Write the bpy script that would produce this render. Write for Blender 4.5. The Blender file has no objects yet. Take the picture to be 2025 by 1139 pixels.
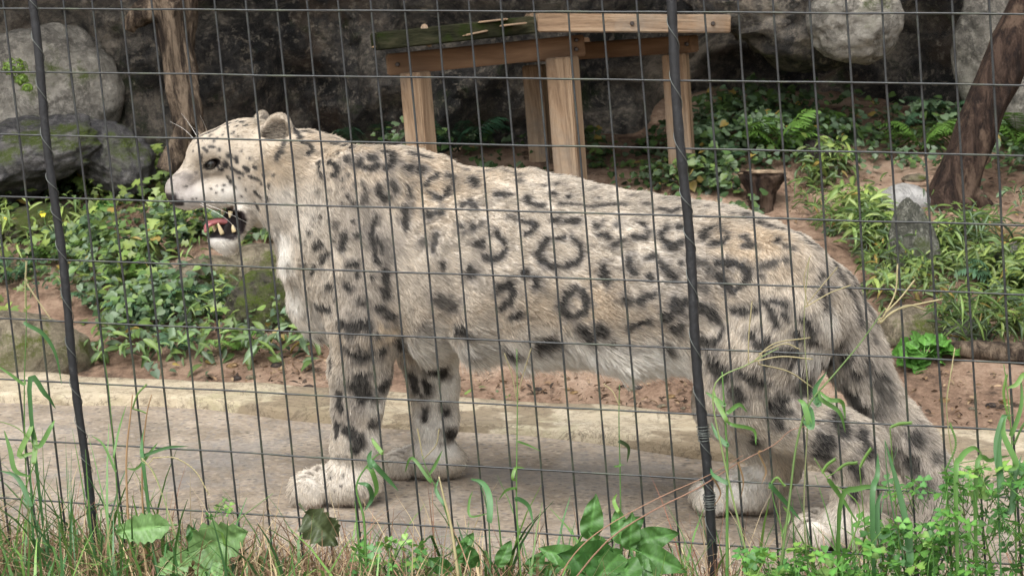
import bpy, bmesh, math, random
import numpy as np
from mathutils import Vector, Matrix
from mathutils.bvhtree import BVHTree
from mathutils.kdtree import KDTree

# ------------------------------------------------------------------ camera, sky, sun, exposure
SC = bpy.context.scene
COL = SC.collection
ZC, PITCH, ROLL, FPX = 0.95, math.radians(8.9), math.atan(0.08), 3500.0
cam_d = bpy.data.cameras.new('camera'); cam = bpy.data.objects.new('camera', cam_d); COL.objects.link(cam)
cam_d.sensor_width = 36.0; cam_d.lens = FPX / 2025.0 * 36.0
cam_d.clip_start = 0.05; cam_d.clip_end = 400.0
cam.matrix_world = Matrix.Translation((0, 0, ZC)) @ Matrix.Rotation(math.pi / 2 - PITCH, 4, 'X') @ Matrix.Rotation(-ROLL, 4, 'Z')
cam_d.dof.use_dof = True; cam_d.dof.focus_distance = 3.0; cam_d.dof.aperture_fstop = 20.0
SC.camera = cam
world = bpy.data.worlds.new('World'); SC.world = world; world.use_nodes = True
SUN_EL, SUN_AZ = math.radians(62), math.radians(200)      # azimuth clockwise from +Y
_n = world.node_tree.nodes; _l = world.node_tree.links
_sky = _n.new('ShaderNodeTexSky'); _sky.sky_type = 'NISHITA'; _sky.sun_disc = False
_sky.sun_elevation = SUN_EL; _sky.sun_rotation = SUN_AZ; _sky.air_density = 1.0; _sky.dust_density = 4.0
_hs = _n.new('ShaderNodeHueSaturation'); _hs.inputs['Saturation'].default_value = 0.16
_l.new(_sky.outputs[0], _hs.inputs['Color']); _l.new(_hs.outputs[0], _n['Background'].inputs[0])
_n['Background'].inputs[1].default_value = 0.15
sun_d = bpy.data.lights.new('sun', 'SUN'); sun = bpy.data.objects.new('sun', sun_d); COL.objects.link(sun)
sun_d.energy = 0.95; sun_d.angle = math.radians(45); sun_d.color = (1.0, 0.975, 0.94)
_sd = Vector((math.sin(SUN_AZ) * math.cos(SUN_EL), math.cos(SUN_AZ) * math.cos(SUN_EL), math.sin(SUN_EL)))
sun.rotation_euler = _sd.to_track_quat('Z', 'Y').to_euler()
SC.view_settings.view_transform = 'Standard'; SC.view_settings.look = 'None'
SC.view_settings.exposure = 1.28; SC.view_settings.gamma = 1.0; SC.view_settings.use_curve_mapping = False
SC.render.engine = 'CYCLES'
SC.cycles.use_denoising = True; SC.cycles.max_bounces = 8; SC.cycles.diffuse_bounces = 4
SC.cycles.transparent_max_bounces = 8

# ------------------------------------------------------------------ helpers
RNG = np.random.default_rng(7)
random.seed(7)
CAMM = cam.matrix_world.to_3x3()
C0 = Vector((0, 0, ZC))
CX = np.array(CAMM @ Vector((1, 0, 0))); CY = np.array(CAMM @ Vector((0, 1, 0))); CF = np.array(CAMM @ Vector((0, 0, -1)))
def raydir(px, py):
    """direction through a photo pixel, length 1 along the optical axis"""
    return CF + CX * (px - 1012.5) / FPX - CY * (py - 569.5) / FPX
def at(px, py, depth):
    return np.array([0, 0, ZC]) + raydir(px, py) * depth
def to_px(P):
    P = np.asarray(P, float) - [0, 0, ZC]; d = P @ CF
    return 1012.5 + FPX * (P @ CX) / d, 569.5 - FPX * (P @ CY) / d, d

def _hash(i, j, k, s):
    h = (i * 374761393 + j * 668265263 + k * 2147483647 + s * 1274126177) & 0xffffffff
    h = ((h ^ (h >> 13)) * 1274126177) & 0xffffffff
    h = ((h ^ (h >> 16)) * 2246822519) & 0xffffffff
    return ((h ^ (h >> 15)) & 0xffff) / 65535.0
def vnoise(P, s=0):
    P = np.asarray(P, float); i = np.floor(P).astype(np.int64); f = P - i; f = f * f * (3 - 2 * f)
    r = 0
    for a in (0, 1):
        for b in (0, 1):
            for c in (0, 1):
                w = (f[..., 0] if a else 1 - f[..., 0]) * (f[..., 1] if b else 1 - f[..., 1]) * (f[..., 2] if c else 1 - f[..., 2])
                r = r + w * _hash(i[..., 0] + a, i[..., 1] + b, i[..., 2] + c, s)
    return r * 2 - 1
def fbm(P, oct=4, s=0, gain=0.5):
    P = np.asarray(P, float); r = 0; a = 1.0
    for o in range(oct):
        r = r + a * vnoise(P * 2.03 ** o + 17.3 * o, s + o); a *= gain
    return r
def sstep(a, b, x):
    t = np.clip((x - a) / (b - a), 0, 1); return t * t * (3 - 2 * t)

def link(o, parent=None):
    COL.objects.link(o)
    if parent is not None: o.parent = parent
    return o
def mesh_obj(name, verts, faces, material, parent=None, smooth=True, colors=None):
    me = bpy.data.meshes.new(name)
    me.from_pydata([tuple(v) for v in verts] if not isinstance(verts, np.ndarray) else verts.tolist(), [], faces if isinstance(faces, list) else faces.tolist())
    if smooth: me.polygons.foreach_set('use_smooth', [True] * len(me.polygons))
    if colors is not None:
        at_ = me.color_attributes.new('col', 'FLOAT_COLOR', 'POINT')
        c = np.ones((len(me.vertices), 4), np.float32); c[:, :3] = colors; at_.data.foreach_set('color', c.ravel())
    if material: me.materials.append(material)
    me.update()
    return link(bpy.data.objects.new(name, me), parent)
def tag(o, label=None, cat=None, group=None, kind=None):
    if label: o['label'] = label
    if cat: o['category'] = cat
    if group: o['group'] = group
    if kind: o['kind'] = kind
    return o
def empty(name, loc, label, cat, group=None):
    o = bpy.data.objects.new(name, None); o.empty_display_size = 0.05; COL.objects.link(o); o.location = loc
    return tag(o, label, cat, group)
def tube(path, radii, seg=8, cap=True):
    """swept tube through points; returns verts, faces"""
    P = np.asarray(path, float); n = len(P); radii = np.broadcast_to(np.asarray(radii, float), (n,))
    T = np.gradient(P, axis=0); T /= np.linalg.norm(T, axis=1)[:, None] + 1e-12
    u = np.cross(T[0], [0.3, 0.2, 1.0] if abs(T[0][2]) < .9 else [1, 0, 0]); u /= np.linalg.norm(u)
    V = []; F = []
    for i in range(n):
        u = u - T[i] * (u @ T[i]); u /= np.linalg.norm(u); w = np.cross(T[i], u)
        for k in range(seg):
            a = 2 * math.pi * k / seg; V.append(P[i] + radii[i] * (math.cos(a) * u + math.sin(a) * w))
    for i in range(n - 1):
        for k in range(seg):
            F.append([i * seg + k, i * seg + (k + 1) % seg, (i + 1) * seg + (k + 1) % seg, (i + 1) * seg + k])
    if cap:
        F.append(list(range(seg))[::-1]); F.append([(n - 1) * seg + k for k in range(seg)])
    return np.array(V), F
def spline(pts, n):
    """Catmull-Rom through points"""
    P = np.asarray(pts, float); P = np.vstack([2 * P[0] - P[1], P, 2 * P[-1] - P[-2]]); out = []
    m = len(P) - 3
    for t in np.linspace(0, m - 1e-6, n):
        i = int(t); f = t - i; a, b, c, d = P[i:i + 4]
        out.append(.5 * (2 * b + (c - a) * f + (2 * a - 5 * b + 4 * c - d) * f * f + (3 * b - a - 3 * c + d) * f ** 3))
    return np.array(out)

# ------------------------------------------------------------------ materials
class NT:
    def __init__(s, name):
        s.m = bpy.data.materials.new(name); s.m.use_nodes = True; s.t = s.m.node_tree; s.b = s.t.nodes['Principled BSDF']; s.out = s.t.nodes['Material Output']
    def new(s, typ, **kw):
        n = s.t.nodes.new(typ)
        for k, v in kw.items():
            if k in n.inputs: n.inputs[k].default_value = v
            else: setattr(n, k, v)
        return n
    def lk(s, a, b): s.t.links.new(a, b)
    def coord(s, kind='Object'):
        return s.new('ShaderNodeTexCoord').outputs[kind]
    def noise(s, scale, detail=6, rough=.6, vec=None, dist=0.0, stretch=None):
        n = s.new('ShaderNodeTexNoise'); n.inputs['Scale'].default_value = scale; n.inputs['Detail'].default_value = detail
        n.inputs['Roughness'].default_value = rough; n.inputs['Distortion'].default_value = dist
        v = vec if vec is not None else s.coord()
        if stretch is not None:
            mp = s.new('ShaderNodeMapping'); mp.inputs['Scale'].default_value = stretch; s.lk(v, mp.inputs[0]); v = mp.outputs[0]
        s.lk(v, n.inputs['Vector']); return n.outputs['Fac']
    def ramp(s, fac, stops):
        r = s.new('ShaderNodeValToRGB'); e = r.color_ramp.elements
        while len(e) < len(stops): e.new(.5)
        for i, (p, c) in enumerate(stops):
            e[i].position = p; e[i].color = (*c, 1) if len(c) == 3 else c
        s.lk(fac, r.inputs[0]); return r.outputs[0]
    def rampf(s, fac, a, b, inv=False):
        r = s.new('ShaderNodeMapRange'); r.inputs['From Min'].default_value = a; r.inputs['From Max'].default_value = b
        if inv: r.inputs['To Min'].default_value = 1; r.inputs['To Max'].default_value = 0
        s.lk(fac, r.inputs[0]); return r.outputs[0]
    def mix(s, fac, a, b, mode='MIX'):
        m = s.new('ShaderNodeMix', data_type='RGBA', blend_type=mode)
        for sock, v in ((m.inputs[0], fac), (m.inputs[6], a), (m.inputs[7], b)):
            if hasattr(v, 'links') or isinstance(v, bpy.types.NodeSocket): s.lk(v, sock)
            else: sock.default_value = v if not isinstance(v, tuple) else ((*v, 1) if len(v) == 3 else v)
        return m.outputs[2]
    def math(s, op, a, b=0.0):
        m = s.new('ShaderNodeMath', operation=op)
        for i, v in enumerate((a, b)):
            if isinstance(v, bpy.types.NodeSocket): s.lk(v, m.inputs[i])
            else: m.inputs[i].default_value = v
        return m.outputs[0]
    def color(s, c):
        if isinstance(c, bpy.types.NodeSocket): s.lk(c, s.b.inputs['Base Color'])
        else: s.b.inputs['Base Color'].default_value = (*c, 1)
    def set(s, **kw):
        for k, v in kw.items():
            k = k.replace('_', ' ').title() if k not in s.b.inputs else k
            if k == 'Specular': k = 'Specular IOR Level'
            if isinstance(v, bpy.types.NodeSocket): s.lk(v, s.b.inputs[k])
            else: s.b.inputs[k].default_value = v
    def bump(s, h, strength=.5, dist=.01, prev=None):
        b = s.new('ShaderNodeBump'); b.inputs['Strength'].default_value = strength; b.inputs['Distance'].default_value = dist
        s.lk(h, b.inputs['Height'])
        if prev is not None: s.lk(prev, b.inputs['Normal'])
        s.lk(b.outputs[0], s.b.inputs['Normal']); return b.outputs[0]

def rock_material(name, dark, mid, light, moss=0.0, wet=.6, scale=6.0, lichen=.2, mossc=(.075, .105, .012)):
    n = NT(name); big = n.noise(scale * .55, 5, .6); fine = n.noise(scale * 3.5, 12, .84); vor = n.new('ShaderNodeTexVoronoi', feature='F1'); vor.inputs['Scale'].default_value = scale * 5
    n.lk(n.coord(), vor.inputs['Vector'])
    c = n.ramp(n.math('ADD', n.math('MULTIPLY', big, .42), n.math('MULTIPLY', fine, .58)), [(.43, dark), (.50, mid), (.57, light)])
    cr = n.rampf(n.noise(scale * 1.6, 9, .8, dist=1.2), .50, .44); c = n.mix(n.math('MULTIPLY', n.math('MULTIPLY', cr, n.rampf(n.noise(scale * 1.6, 9, .8, dist=1.2), .40, .46)), .75), c, tuple(v * .35 for v in dark))
    sp = n.rampf(n.noise(scale * 9, 5, .75), .55, .60); c = n.mix(n.math('MULTIPLY', sp, lichen), c, tuple(min(1, v * 1.9) for v in light))
    geo = n.new('ShaderNodeNewGeometry'); sep = n.new('ShaderNodeSeparateXYZ'); n.lk(geo.outputs['Normal'], sep.inputs[0])
    if moss > 0:
        mm = n.math('MULTIPLY', n.rampf(n.noise(scale * .8, 6, .7), .60 - moss * .22, .66 - moss * .2), n.rampf(sep.outputs[2], -.3, .35))
        mm.node.use_clamp = True
        fm = n.noise(scale * 30, 4, .8)
        c = n.mix(n.math('MULTIPLY', mm, n.rampf(fm, .32, .5)), c, n.mix(fm, tuple(v * .4 for v in mossc), tuple(v * 1.7 for v in mossc)))
    n.color(c); n.set(Roughness=wet, Specular=.35)
    b = n.bump(n.noise(scale * 1.8, 9, .78, dist=.8), 1.0, .09); b = n.bump(fine, 1.0, .03, b); n.bump(n.noise(scale * 22, 5, .7), .8, .008, b)
    return n.m
def leaf_material(name, rough=.42, trans=.28, spec=.4):
    n = NT(name); a = n.new('ShaderNodeAttribute', attribute_name='col')
    oi = n.new('ShaderNodeObjectInfo')
    hs = n.new('ShaderNodeHueSaturation'); n.lk(n.math('ADD', n.math('MULTIPLY', oi.outputs['Random'], .4), .85), hs.inputs['Value'])
    n.lk(n.mix(n.math('MULTIPLY', n.noise(90, 4, .6), .5), a.outputs['Color'], n.mix(1.0, a.outputs['Color'], (.45, .5, .4), 'MULTIPLY')), hs.inputs['Color'])
    n.color(hs.outputs[0]); n.set(Roughness=rough, Specular=spec)
    tr = n.new('ShaderNodeBsdfTranslucent'); n.lk(hs.outputs[0], tr.inputs[0]); mx = n.new('ShaderNodeMixShader'); mx.inputs[0].default_value = trans
    n.lk(n.b.outputs[0], mx.inputs[1]); n.lk(tr.outputs[0], mx.inputs[2]); n.lk(mx.outputs[0], n.out.inputs[0])
    return n.m
# ------------------------------------------------------------------ ground, path, kerb
TILT = 0.075
FO = np.array([-0.77268, 2.86934, ZC + 0.06548]); FU = np.array([0.049434, -0.010933, -0.004172]); FV = np.array([0.00083, -0.004536, -0.100409])
def fence_y(x): return 2.83 - 0.2212 * (np.asarray(x, float) + .765)
def plane_hit(px, py, z0=0.0):
    d = raydir(px, py); t = (ZC - z0) / -(d[2] + TILT * d[0])
    return np.array([0, 0, ZC]) + d * t
K_NEAR = np.array([plane_hit(*p) for p in [(-1500, 790), (-700, 792), (-300, 795), (0, 799), (230, 802), (400, 810), (480, 822), (570, 834), (650, 842), (775, 853), (930, 858), (1010, 861), (1150, 876), (1280, 893), (1400, 910), (1500, 922), (1650, 936), (1850, 946), (2025, 950), (2400, 955), (3200, 960)]])
K_FAR = np.array([plane_hit(*p) for p in [(-1500, 742), (-700, 745), (-300, 748), (0, 752), (230, 764), (400, 776), (520, 780), (650, 787), (775, 795), (920, 803), (1100, 818), (1300, 831), (1400, 842), (1600, 858), (1850, 868), (2025, 872), (2400, 876), (3200, 880)]])
def y_near(x): return np.interp(x, K_NEAR[:, 0], K_NEAR[:, 1])
def y_far(x): return np.interp(x, K_FAR[:, 0], K_FAR[:, 1])
def gz(x, y, bumps=True):
    x = np.asarray(x, float); y = np.asarray(y, float)
    base = -TILT * np.clip(x, -4, 4)
    t = y - y_far(x) - .02
    rise = np.where(t > 0, .225 * (np.sqrt(t * t + .02) - .1414), 0) + .015 * sstep(0, .25, t)
    rise = np.minimum(rise, 1.0 + .0 * t)
    fy = fence_y(x)
    verge = .05 * sstep(.16, -.02, y - fy)
    pad = -.03 * sstep(.1, .2, y - fy) * sstep(.05, -.02, t)
    z = base + rise + verge + pad
    if bumps:
        P = np.stack([x * 3, y * 3, 0 * x], -1)
        z = z + (.03 * fbm(P, 3, 3) + .012 * fbm(P * 4, 3, 9)) * sstep(0, .5, t) + .008 * fbm(P * 3, 3, 5) * sstep(.1, -.05, y - fy)
    return z
def ground_hit(px, py):
    d = raydir(px, py); t = 2.2
    for _ in range(400):
        p = np.array([0, 0, ZC]) + d * t
        h = p[2] - float(gz(p[0], p[1]))
        if h < 1e-3 or t > 9: break
        t += max(h * .6, .001)
    return p
xs = np.concatenate([np.linspace(-40, -4.2, 14), np.arange(-4, 4.01, .04), np.linspace(4.2, 40, 14)])
ys = np.concatenate([np.linspace(-30, 1.6, 14), np.arange(1.8, 7.6, .035), np.linspace(7.8, 45, 14)])
X, Y = np.meshgrid(xs, ys); Z = gz(X, Y)
nx, ny = len(xs), len(ys)
idx = np.arange(nx * ny).reshape(ny, nx)
GF = np.stack([idx[:-1, :-1], idx[:-1, 1:], idx[1:, 1:], idx[1:, :-1]], -1).reshape(-1, 4)
n = NT('red_soil'); big = n.noise(3.5, 5, .6); fine = n.noise(30, 10, .82)
c = n.ramp(n.math('ADD', n.math('MULTIPLY', big, .5), n.math('MULTIPLY', fine, .5)), [(.36, (.085, .055, .038)), (.46, (.24, .155, .105)), (.54, (.36, .25, .175)), (.64, (.48, .36, .27))])
n.color(n.mix(n.rampf(n.noise(9, 5, .7), .58, .68), c, (.05, .036, .026))); n.set(Roughness=.9, Specular=.2)
b = n.bump(n.noise(18, 8, .75), 1.0, .03); n.bump(n.noise(110, 5, .7), .8, .007, b)
SOIL = n.m
tag(mesh_obj('ground', np.stack([X, Y, Z], -1).reshape(-1, 3), GF, SOIL), 'reddish brown bare soil rising behind the concrete path', 'soil', kind='structure')

n = NT('aggregate_concrete'); sp = n.new('ShaderNodeTexVoronoi'); sp.inputs['Scale'].default_value = 70; n.lk(n.coord(), sp.inputs['Vector'])
c = n.ramp(n.noise(4, 10, .78), [(.38, (.155, .124, .09)), (.5, (.26, .212, .16)), (.6, (.355, .30, .235))])
stone = n.ramp(sp.outputs['Color'], [(.15, (.06, .055, .052)), (.45, (.25, .205, .155)), (.62, (.15, .145, .145)), (.85, (.40, .335, .26))])
c = n.mix(n.math('MULTIPLY', n.rampf(sp.outputs['Distance'], .5, .25), .75), c, stone)
c = n.mix(n.math('MULTIPLY', n.rampf(n.noise(70, 5, .7), .5, .7), .55), c, (.13, .115, .10))
c = n.mix(n.math('MULTIPLY', n.rampf(n.noise(2.2, 8, .72), .5, .60), .5), c, (.19, .18, .17)); c = n.mix(n.math('MULTIPLY', n.rampf(n.noise(1.4, 9, .75), .56, .62), .45), c, (.13, .11, .085))
n.color(c); n.set(Roughness=.85, Specular=.25)
b = n.bump(sp.outputs['Distance'], .5, .006); n.bump(n.noise(160, 4, .7), .7, .004, b)
PAD = n.m
xs2 = np.arange(-3.6, 3.6, .05); V = []; m = 34
for x in xs2:
    y0, y1 = float(fence_y(x)) - .02, float(y_near(x)) + .05
    for t in np.linspace(0, 1, m):
        y = y0 + (y1 - y0) * t; V.append((x, y, -TILT * x + .006 * float(vnoise(np.array([x * 2, y * 2, 1.])))))
i2 = np.arange(len(V)).reshape(len(xs2), m); PF = np.stack([i2[:-1, :-1], i2[1:, :-1], i2[1:, 1:], i2[:-1, 1:]], -1).reshape(-1, 4)
tag(mesh_obj('path', np.array(V), PF, PAD), 'grey brown aggregate concrete path under the snow leopard', 'path', kind='structure')

n = NT('pale_stone_kerb'); c = n.ramp(n.noise(4, 6, .65), [(.3, (.36, .29, .19)), (.5, (.49, .415, .295)), (.7, (.56, .49, .375))])
mo = n.math('MULTIPLY', n.rampf(n.noise(2.4, 6, .7), .54, .66), .5); c = n.mix(mo, c, (.26, .25, .12))
c = n.mix(n.math('MULTIPLY', n.rampf(n.noise(3.1, 4, .6, stretch=(1, 1, 3)), .55, .575), .7), c, (.20, .15, .095))
c = n.mix(n.math('MULTIPLY', n.rampf(n.noise(45, 6, .75), .52, .68), .45), c, (.26, .21, .14))
n.color(c); n.set(Roughness=.85, Specular=.25); c = n.mix(n.math('MULTIPLY', n.rampf(n.noise(13, 12, .85), .51, .56), .5), c, (.20, .16, .11)); c = n.mix(n.math('MULTIPLY', n.math('MULTIPLY', n.rampf(n.noise(5, 9, .7, dist=1.5), .485, .50), n.rampf(n.noise(5, 9, .7, dist=1.5), .515, .50)), .7), c, (.09, .07, .05)); n.color(c); b = n.bump(n.noise(14, 8, .75), .9, .02); n.bump(n.noise(90, 5, .7), .8, .006, b)
KERB = n.m
kx = np.arange(-3.6, 3.6, .03); V = []
for i, x in enumerate(kx):
    y0, y1 = float(y_near(x)), float(y_far(x)); w = .008 * fbm(np.array([[x * 9, 0, 0]]), 3, 4)[0]; z = -TILT * x
    y0 += w; y1 += 1.6 * w
    zz = .026 + .004 * fbm(np.array([[x * 5, 2, 0]]), 2, 8)[0]
    V += [(x, y0, z - .05), (x, y0 + .002, z + zz - .007), (x, y0 + .010, z + zz)]
    V += [(x, y0 + (y1 - y0) * f, z + zz + .004 * float(vnoise(np.array([x * 12, f * 4, 3.])))) for f in (.2, .4, .6, .8)]
    V += [(x, y1 - .01, z + zz + .002), (x, y1 + .01, z + zz - .02), (x, y1 + .012, z - .06)]
w = 10; i2 = np.arange(len(V)).reshape(len(kx), w); KF = np.stack([i2[:-1, :-1], i2[1:, :-1], i2[1:, 1:], i2[:-1, 1:]], -1).reshape(-1, 4)
tag(mesh_obj('kerb', np.array(V), KF, KERB), 'pale sandy concrete kerb strip along the far side of the path', 'kerb', kind='structure')

# ------------------------------------------------------------------ wire mesh fence
n = NT('coated_wire'); c = n.ramp(n.noise(45, 5, .7), [(.35, (.007, .008, .009)), (.55, (.018, .021, .021)), (.75, (.05, .055, .05))])
c = n.mix(n.math('MULTIPLY', n.rampf(n.noise(12, 4, .7), .54, .64), .5), c, (.055, .07, .03)); n.color(c); n.set(Roughness=.42, Specular=.6)
n.bump(n.noise(300, 4, .7), .5, .001); WIRE = n.m
n = NT('black_rod'); c = n.ramp(n.noise(60, 6, .75), [(.35, (.004, .0045, .005)), (.6, (.010, .011, .013)), (.74, (.07, .07, .065))])
n.color(c); n.set(Roughness=.55, Specular=.5); n.bump(n.noise(120, 6, .7), .6, .002); ROD = n.m
n = NT('thin_tie_wire'); n.color((.10, .11, .10)); n.set(Roughness=.45, Metallic=.3); TIE = n.m
fence = empty('wire_mesh_fence', FO + FV * 9.3 + FU * 15, 'dark welded wire mesh fence standing between the weeds and the snow leopard', 'fence')
fl = np.array(fence.location)
R0, R1, KA, KB = -4, 9.4, -6, 37
def wire_mesh(path, r, seed, seg=6):
    P = path.copy(); t = np.linalg.norm(P - P[0], axis=1)
    for a in range(3): P[:, a] += .0006 * fbm(np.stack([t * 8, 0 * t + a * 7, 0 * t + seed], 1), 2, seed)
    rr = r * (1 + .10 * fbm(np.stack([t * 60, 0 * t, 0 * t + seed], 1), 2, seed + 3)); return tube(P, rr, seg)
vm = []
for s in range(4):
    v, f = wire_mesh(np.array([FV * j for j in np.linspace(R0, R1, 90)]), .0018, 11 + s)
    o = mesh_obj('vertical_wire', v, f, WIRE, fence); vm.append(o)
VLIST = [k for k in range(KA, KB + 1) if k not in (1, 21)]
for i, k in enumerate(VLIST):
    o = vm[i] if i < 4 else link(vm[i % 4].copy(), fence)
    o.location = FO + FU * (k + .035 * math.sin(k * 7.3)) - fl
hm = []
for s in range(3):
    v, f = wire_mesh(np.array([FU * k for k in np.linspace(KA, KB, 150)]), .0016, 31 + s)
    o = mesh_obj('horizontal_wire', v, f, WIRE, fence); hm.append(o)
for i, j in enumerate(range(R0, 10)):
    o = hm[i] if i < 3 else link(hm[i % 3].copy(), fence)
    o.location = FO + FV * j + np.array([0, -.0034, 0]) - fl
for k, rr in ((1, .0070), (21, .0074)):
    t = np.linspace(R0, R1 + .6, 120); P = np.array([FV * j for j in t]) + np.array([0, -.0065, 0])
    P[:, 0] += .002 * np.sin(t * 1.7 + k); v, f = tube(P, rr * (1 + .07 * fbm(np.stack([t * 9, 0 * t, 0 * t + k], 1), 3, 3)), 12)
    rod = mesh_obj('fence_rod', v, f, ROD, fence); rod.location = FO + FU * k - fl
    th = np.linspace(0, 1, 700); turns = 19 if k == 1 else 17
    a = th * turns * 2 * math.pi + 1.1 * np.sin(th * 23) ; j = R0 + .1 + th * (R1 - R0 - .6) + .2 * np.sin(th * 40) / 6
    Pc = np.array([FV * q for q in j]) + np.array([0, -.0065, 0]); Pc[:, 0] += .002 * np.sin(j * 1.7 + k)
    Pc[:, 0] += .0080 * np.cos(a); Pc[:, 1] += .0080 * np.sin(a); v, f = tube(Pc, .0007, 5); mesh_obj('tie_wire', v, f, TIE, rod)
    for jc in (() if k == 1 else (6.15, 7.2)):
        th = np.linspace(0, 7, 90); q = np.array([FV * (jc + .034 * x + .012 * math.sin(x * 5.1)) for x in th]) + np.array([0, -.0065, 0]); q[:, 0] += .002 * np.sin((jc + .034 * th) * 1.7 + k)
        q[:, 0] += (.0092 + .0006 * np.sin(th * 3.3)) * np.cos(th * 6.283); q[:, 1] += .0092 * np.sin(th * 6.283); v, f = tube(q, .0007, 5); mesh_obj('tie_wire', v, f, TIE, rod)
# ------------------------------------------------------------------ snow leopard: one continuous body surface from a blended distance field
YAW = math.radians(20)
HD = np.array([-math.cos(YAW), math.sin(YAW), 0]); NL = np.array([-math.sin(YAW), -math.cos(YAW), 0]); UPV = np.array([0, 0, 1.])
PB = np.array([0.08, 3.327, 0.0])
MB_ = np.stack([HD, NL, UPV])                 # world -> body frame rows (forward, near side, up)
def Wd(q): return np.asarray(q) @ MB_ + PB
def Bd(p): return (np.asarray(p) - PB) @ MB_.T
def L(px, py, lat=0.0):
    d = raydir(px, py); t = (lat - (np.array([0, 0, ZC]) - PB) @ NL) / (d @ NL)
    return Bd(np.array([0, 0, ZC]) + d * t), t / FPX
VS = 0.0042
g0 = np.array([-.98, -.27, -.10]); g1 = np.array([.95, .32, .82])
GN = np.ceil((g1 - g0) / VS).astype(int)
FIELD = np.full(GN, .5, np.float32)
FLOW = []     # (sdf function, hair flow vector) used again at the vertices
def grid(lo, hi):
    a = np.clip(np.floor((np.asarray(lo) - g0) / VS).astype(int), 0, GN); b = np.clip(np.ceil((np.asarray(hi) - g0) / VS).astype(int), 0, GN)
    ax = [(g0[i] + VS * np.arange(a[i], b[i])).astype(np.float32) for i in range(3)]
    return (slice(a[0], b[0]), slice(a[1], b[1]), slice(a[2], b[2])), np.stack(np.meshgrid(*ax, indexing='ij'), -1)
def smin(a, b, k):
    h = np.clip(.5 + .5 * (b - a) / k, 0, 1); return b + (a - b) * h - k * h * (1 - h)
def add(fn, lo, hi, k, flow=None):
    m = k + .02; sl, P = grid(np.asarray(lo) - m, np.asarray(hi) + m)
    FIELD[sl] = smin(FIELD[sl], fn(P).astype(np.float32), k)
    if flow is not None: FLOW.append((fn, np.asarray(flow, float)))
def cut(fn, lo, hi, k):
    sl, P = grid(np.asarray(lo) - k, np.asarray(hi) + k); FIELD[sl] = -smin(-FIELD[sl], fn(P).astype(np.float32), k)
def cone(a, b, ra, rb, k=.02, flow=None, flat=1.0):
    """tapered capsule, flat scales its lateral thickness"""
    a = np.asarray(a, float); b = np.asarray(b, float); S = np.array([1, 1 / flat, 1.])
    def fn(P):
        Q = (P - a) * S; d = (b - a) * S; h = np.clip((Q @ d) / (d @ d), 0, 1)
        return np.linalg.norm(Q - h[..., None] * d, axis=-1) - (ra + (rb - ra) * h)
    r = max(ra, rb) * max(1, flat); add(fn, np.minimum(a, b) - r, np.maximum(a, b) + r, k, flow if flow is not None else (b - a) / np.linalg.norm(b - a))
def ell(c, r, k=.02, flow=None, R=None):
    c = np.asarray(c, float); r = np.asarray(r, float)
    def fn(P):
        Q = P - c
        if R is not None: Q = Q @ R.T
        n0 = np.linalg.norm(Q / r, axis=-1); n1 = np.linalg.norm(Q / (r * r), axis=-1) + 1e-9; return n0 * (n0 - 1) / n1
    add(fn, c - r.max(), c + r.max(), k, flow)
def chain(pts, k=.02, flat=1.0):
    """pts: (px, py, lat, radius px)"""
    J = [L(p[0], p[1], p[2]) for p in pts]
    for i in range(len(pts) - 1):
        cone(J[i][0], J[i + 1][0], pts[i][3] * J[i][1], pts[i + 1][3] * J[i + 1][1], k, flat=flat)
# torso as a run of oval sections
ST = [(575, 470, 520, .02), (600, 420, 570, .09), (650, 362, 640, .125), (720, 328, 688, .140), (800, 326, 700, .150), (860, 330, 700, .158), (950, 334, 698, .168), (1050, 338, 702, .176),
      (1150, 357, 712, .178), (1250, 381, 725, .172), (1350, 395, 738, .160), (1450, 410, 742, .150), (1530, 436, 728, .140), (1588, 476, 690, .112), (1628, 538, 650, .07), (1650, 585, 620, .02)]
TS = []
for x, t, b, w in ST:
    # the outline is seen on the flank's horizon: take the plane of the spine for the top and bottom
    pt, _ = L(x, t, 0.0); pb, _ = L(x, b, 0.03); TS.append((.5 * (pt[0] + pb[0]), .5 * (pt[2] + pb[2]), .5 * (pt[2] - pb[2]), w))
TS = np.array(TS)[::-1]
S_SH, S_FL, S_HP = L(835, 500, .15)[0][0], L(1385, 640, .15)[0][0], L(1330, 430, .12)[0][0]
def torso(P):
    s = P[..., 0]; z0 = np.interp(s, TS[:, 0], TS[:, 1]); a = np.interp(s, TS[:, 0], TS[:, 2]); b = np.interp(s, TS[:, 0], TS[:, 3])
    y = P[..., 1]; z = P[..., 2] - z0
    # back narrower than belly
    bb = b * (1 - .22 * np.clip(z / a, -1, 1)) * (1 - .05 * np.exp(-((s - S_SH) / .06) ** 2) * sstep(.5, -.2, z / a) - .09 * np.exp(-((s - S_FL) / .06) ** 2) * sstep(.3, -.5, z / a) - .05 * np.exp(-((s - S_HP) / .05) ** 2) * sstep(-.2, .6, z / a)); r = np.sqrt((y / bb) ** 2 + (z / a) ** 2)
    out = np.maximum(TS[0, 0] - s, s - TS[-1, 0])
    fold = .006 * np.sin(s * 47 + z * 9 + 1.7 * np.sin(z * 13 + s * 11)) * sstep(.2, -.6, z / a) + .0035 * np.sin(s * 23 + 2 * np.sin(z * 17)) * np.sin(z * 19 + 1.3 * np.sin(s * 15)) * sstep(.55, .1, z / a)
    return np.maximum((r - 1) * np.minimum(a, bb) * .9 + fold, out)
add(torso, (TS[0, 0], -.24, .05), (TS[-1, 0], .24, .80), .02, (-.94, 0, -.34))
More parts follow.
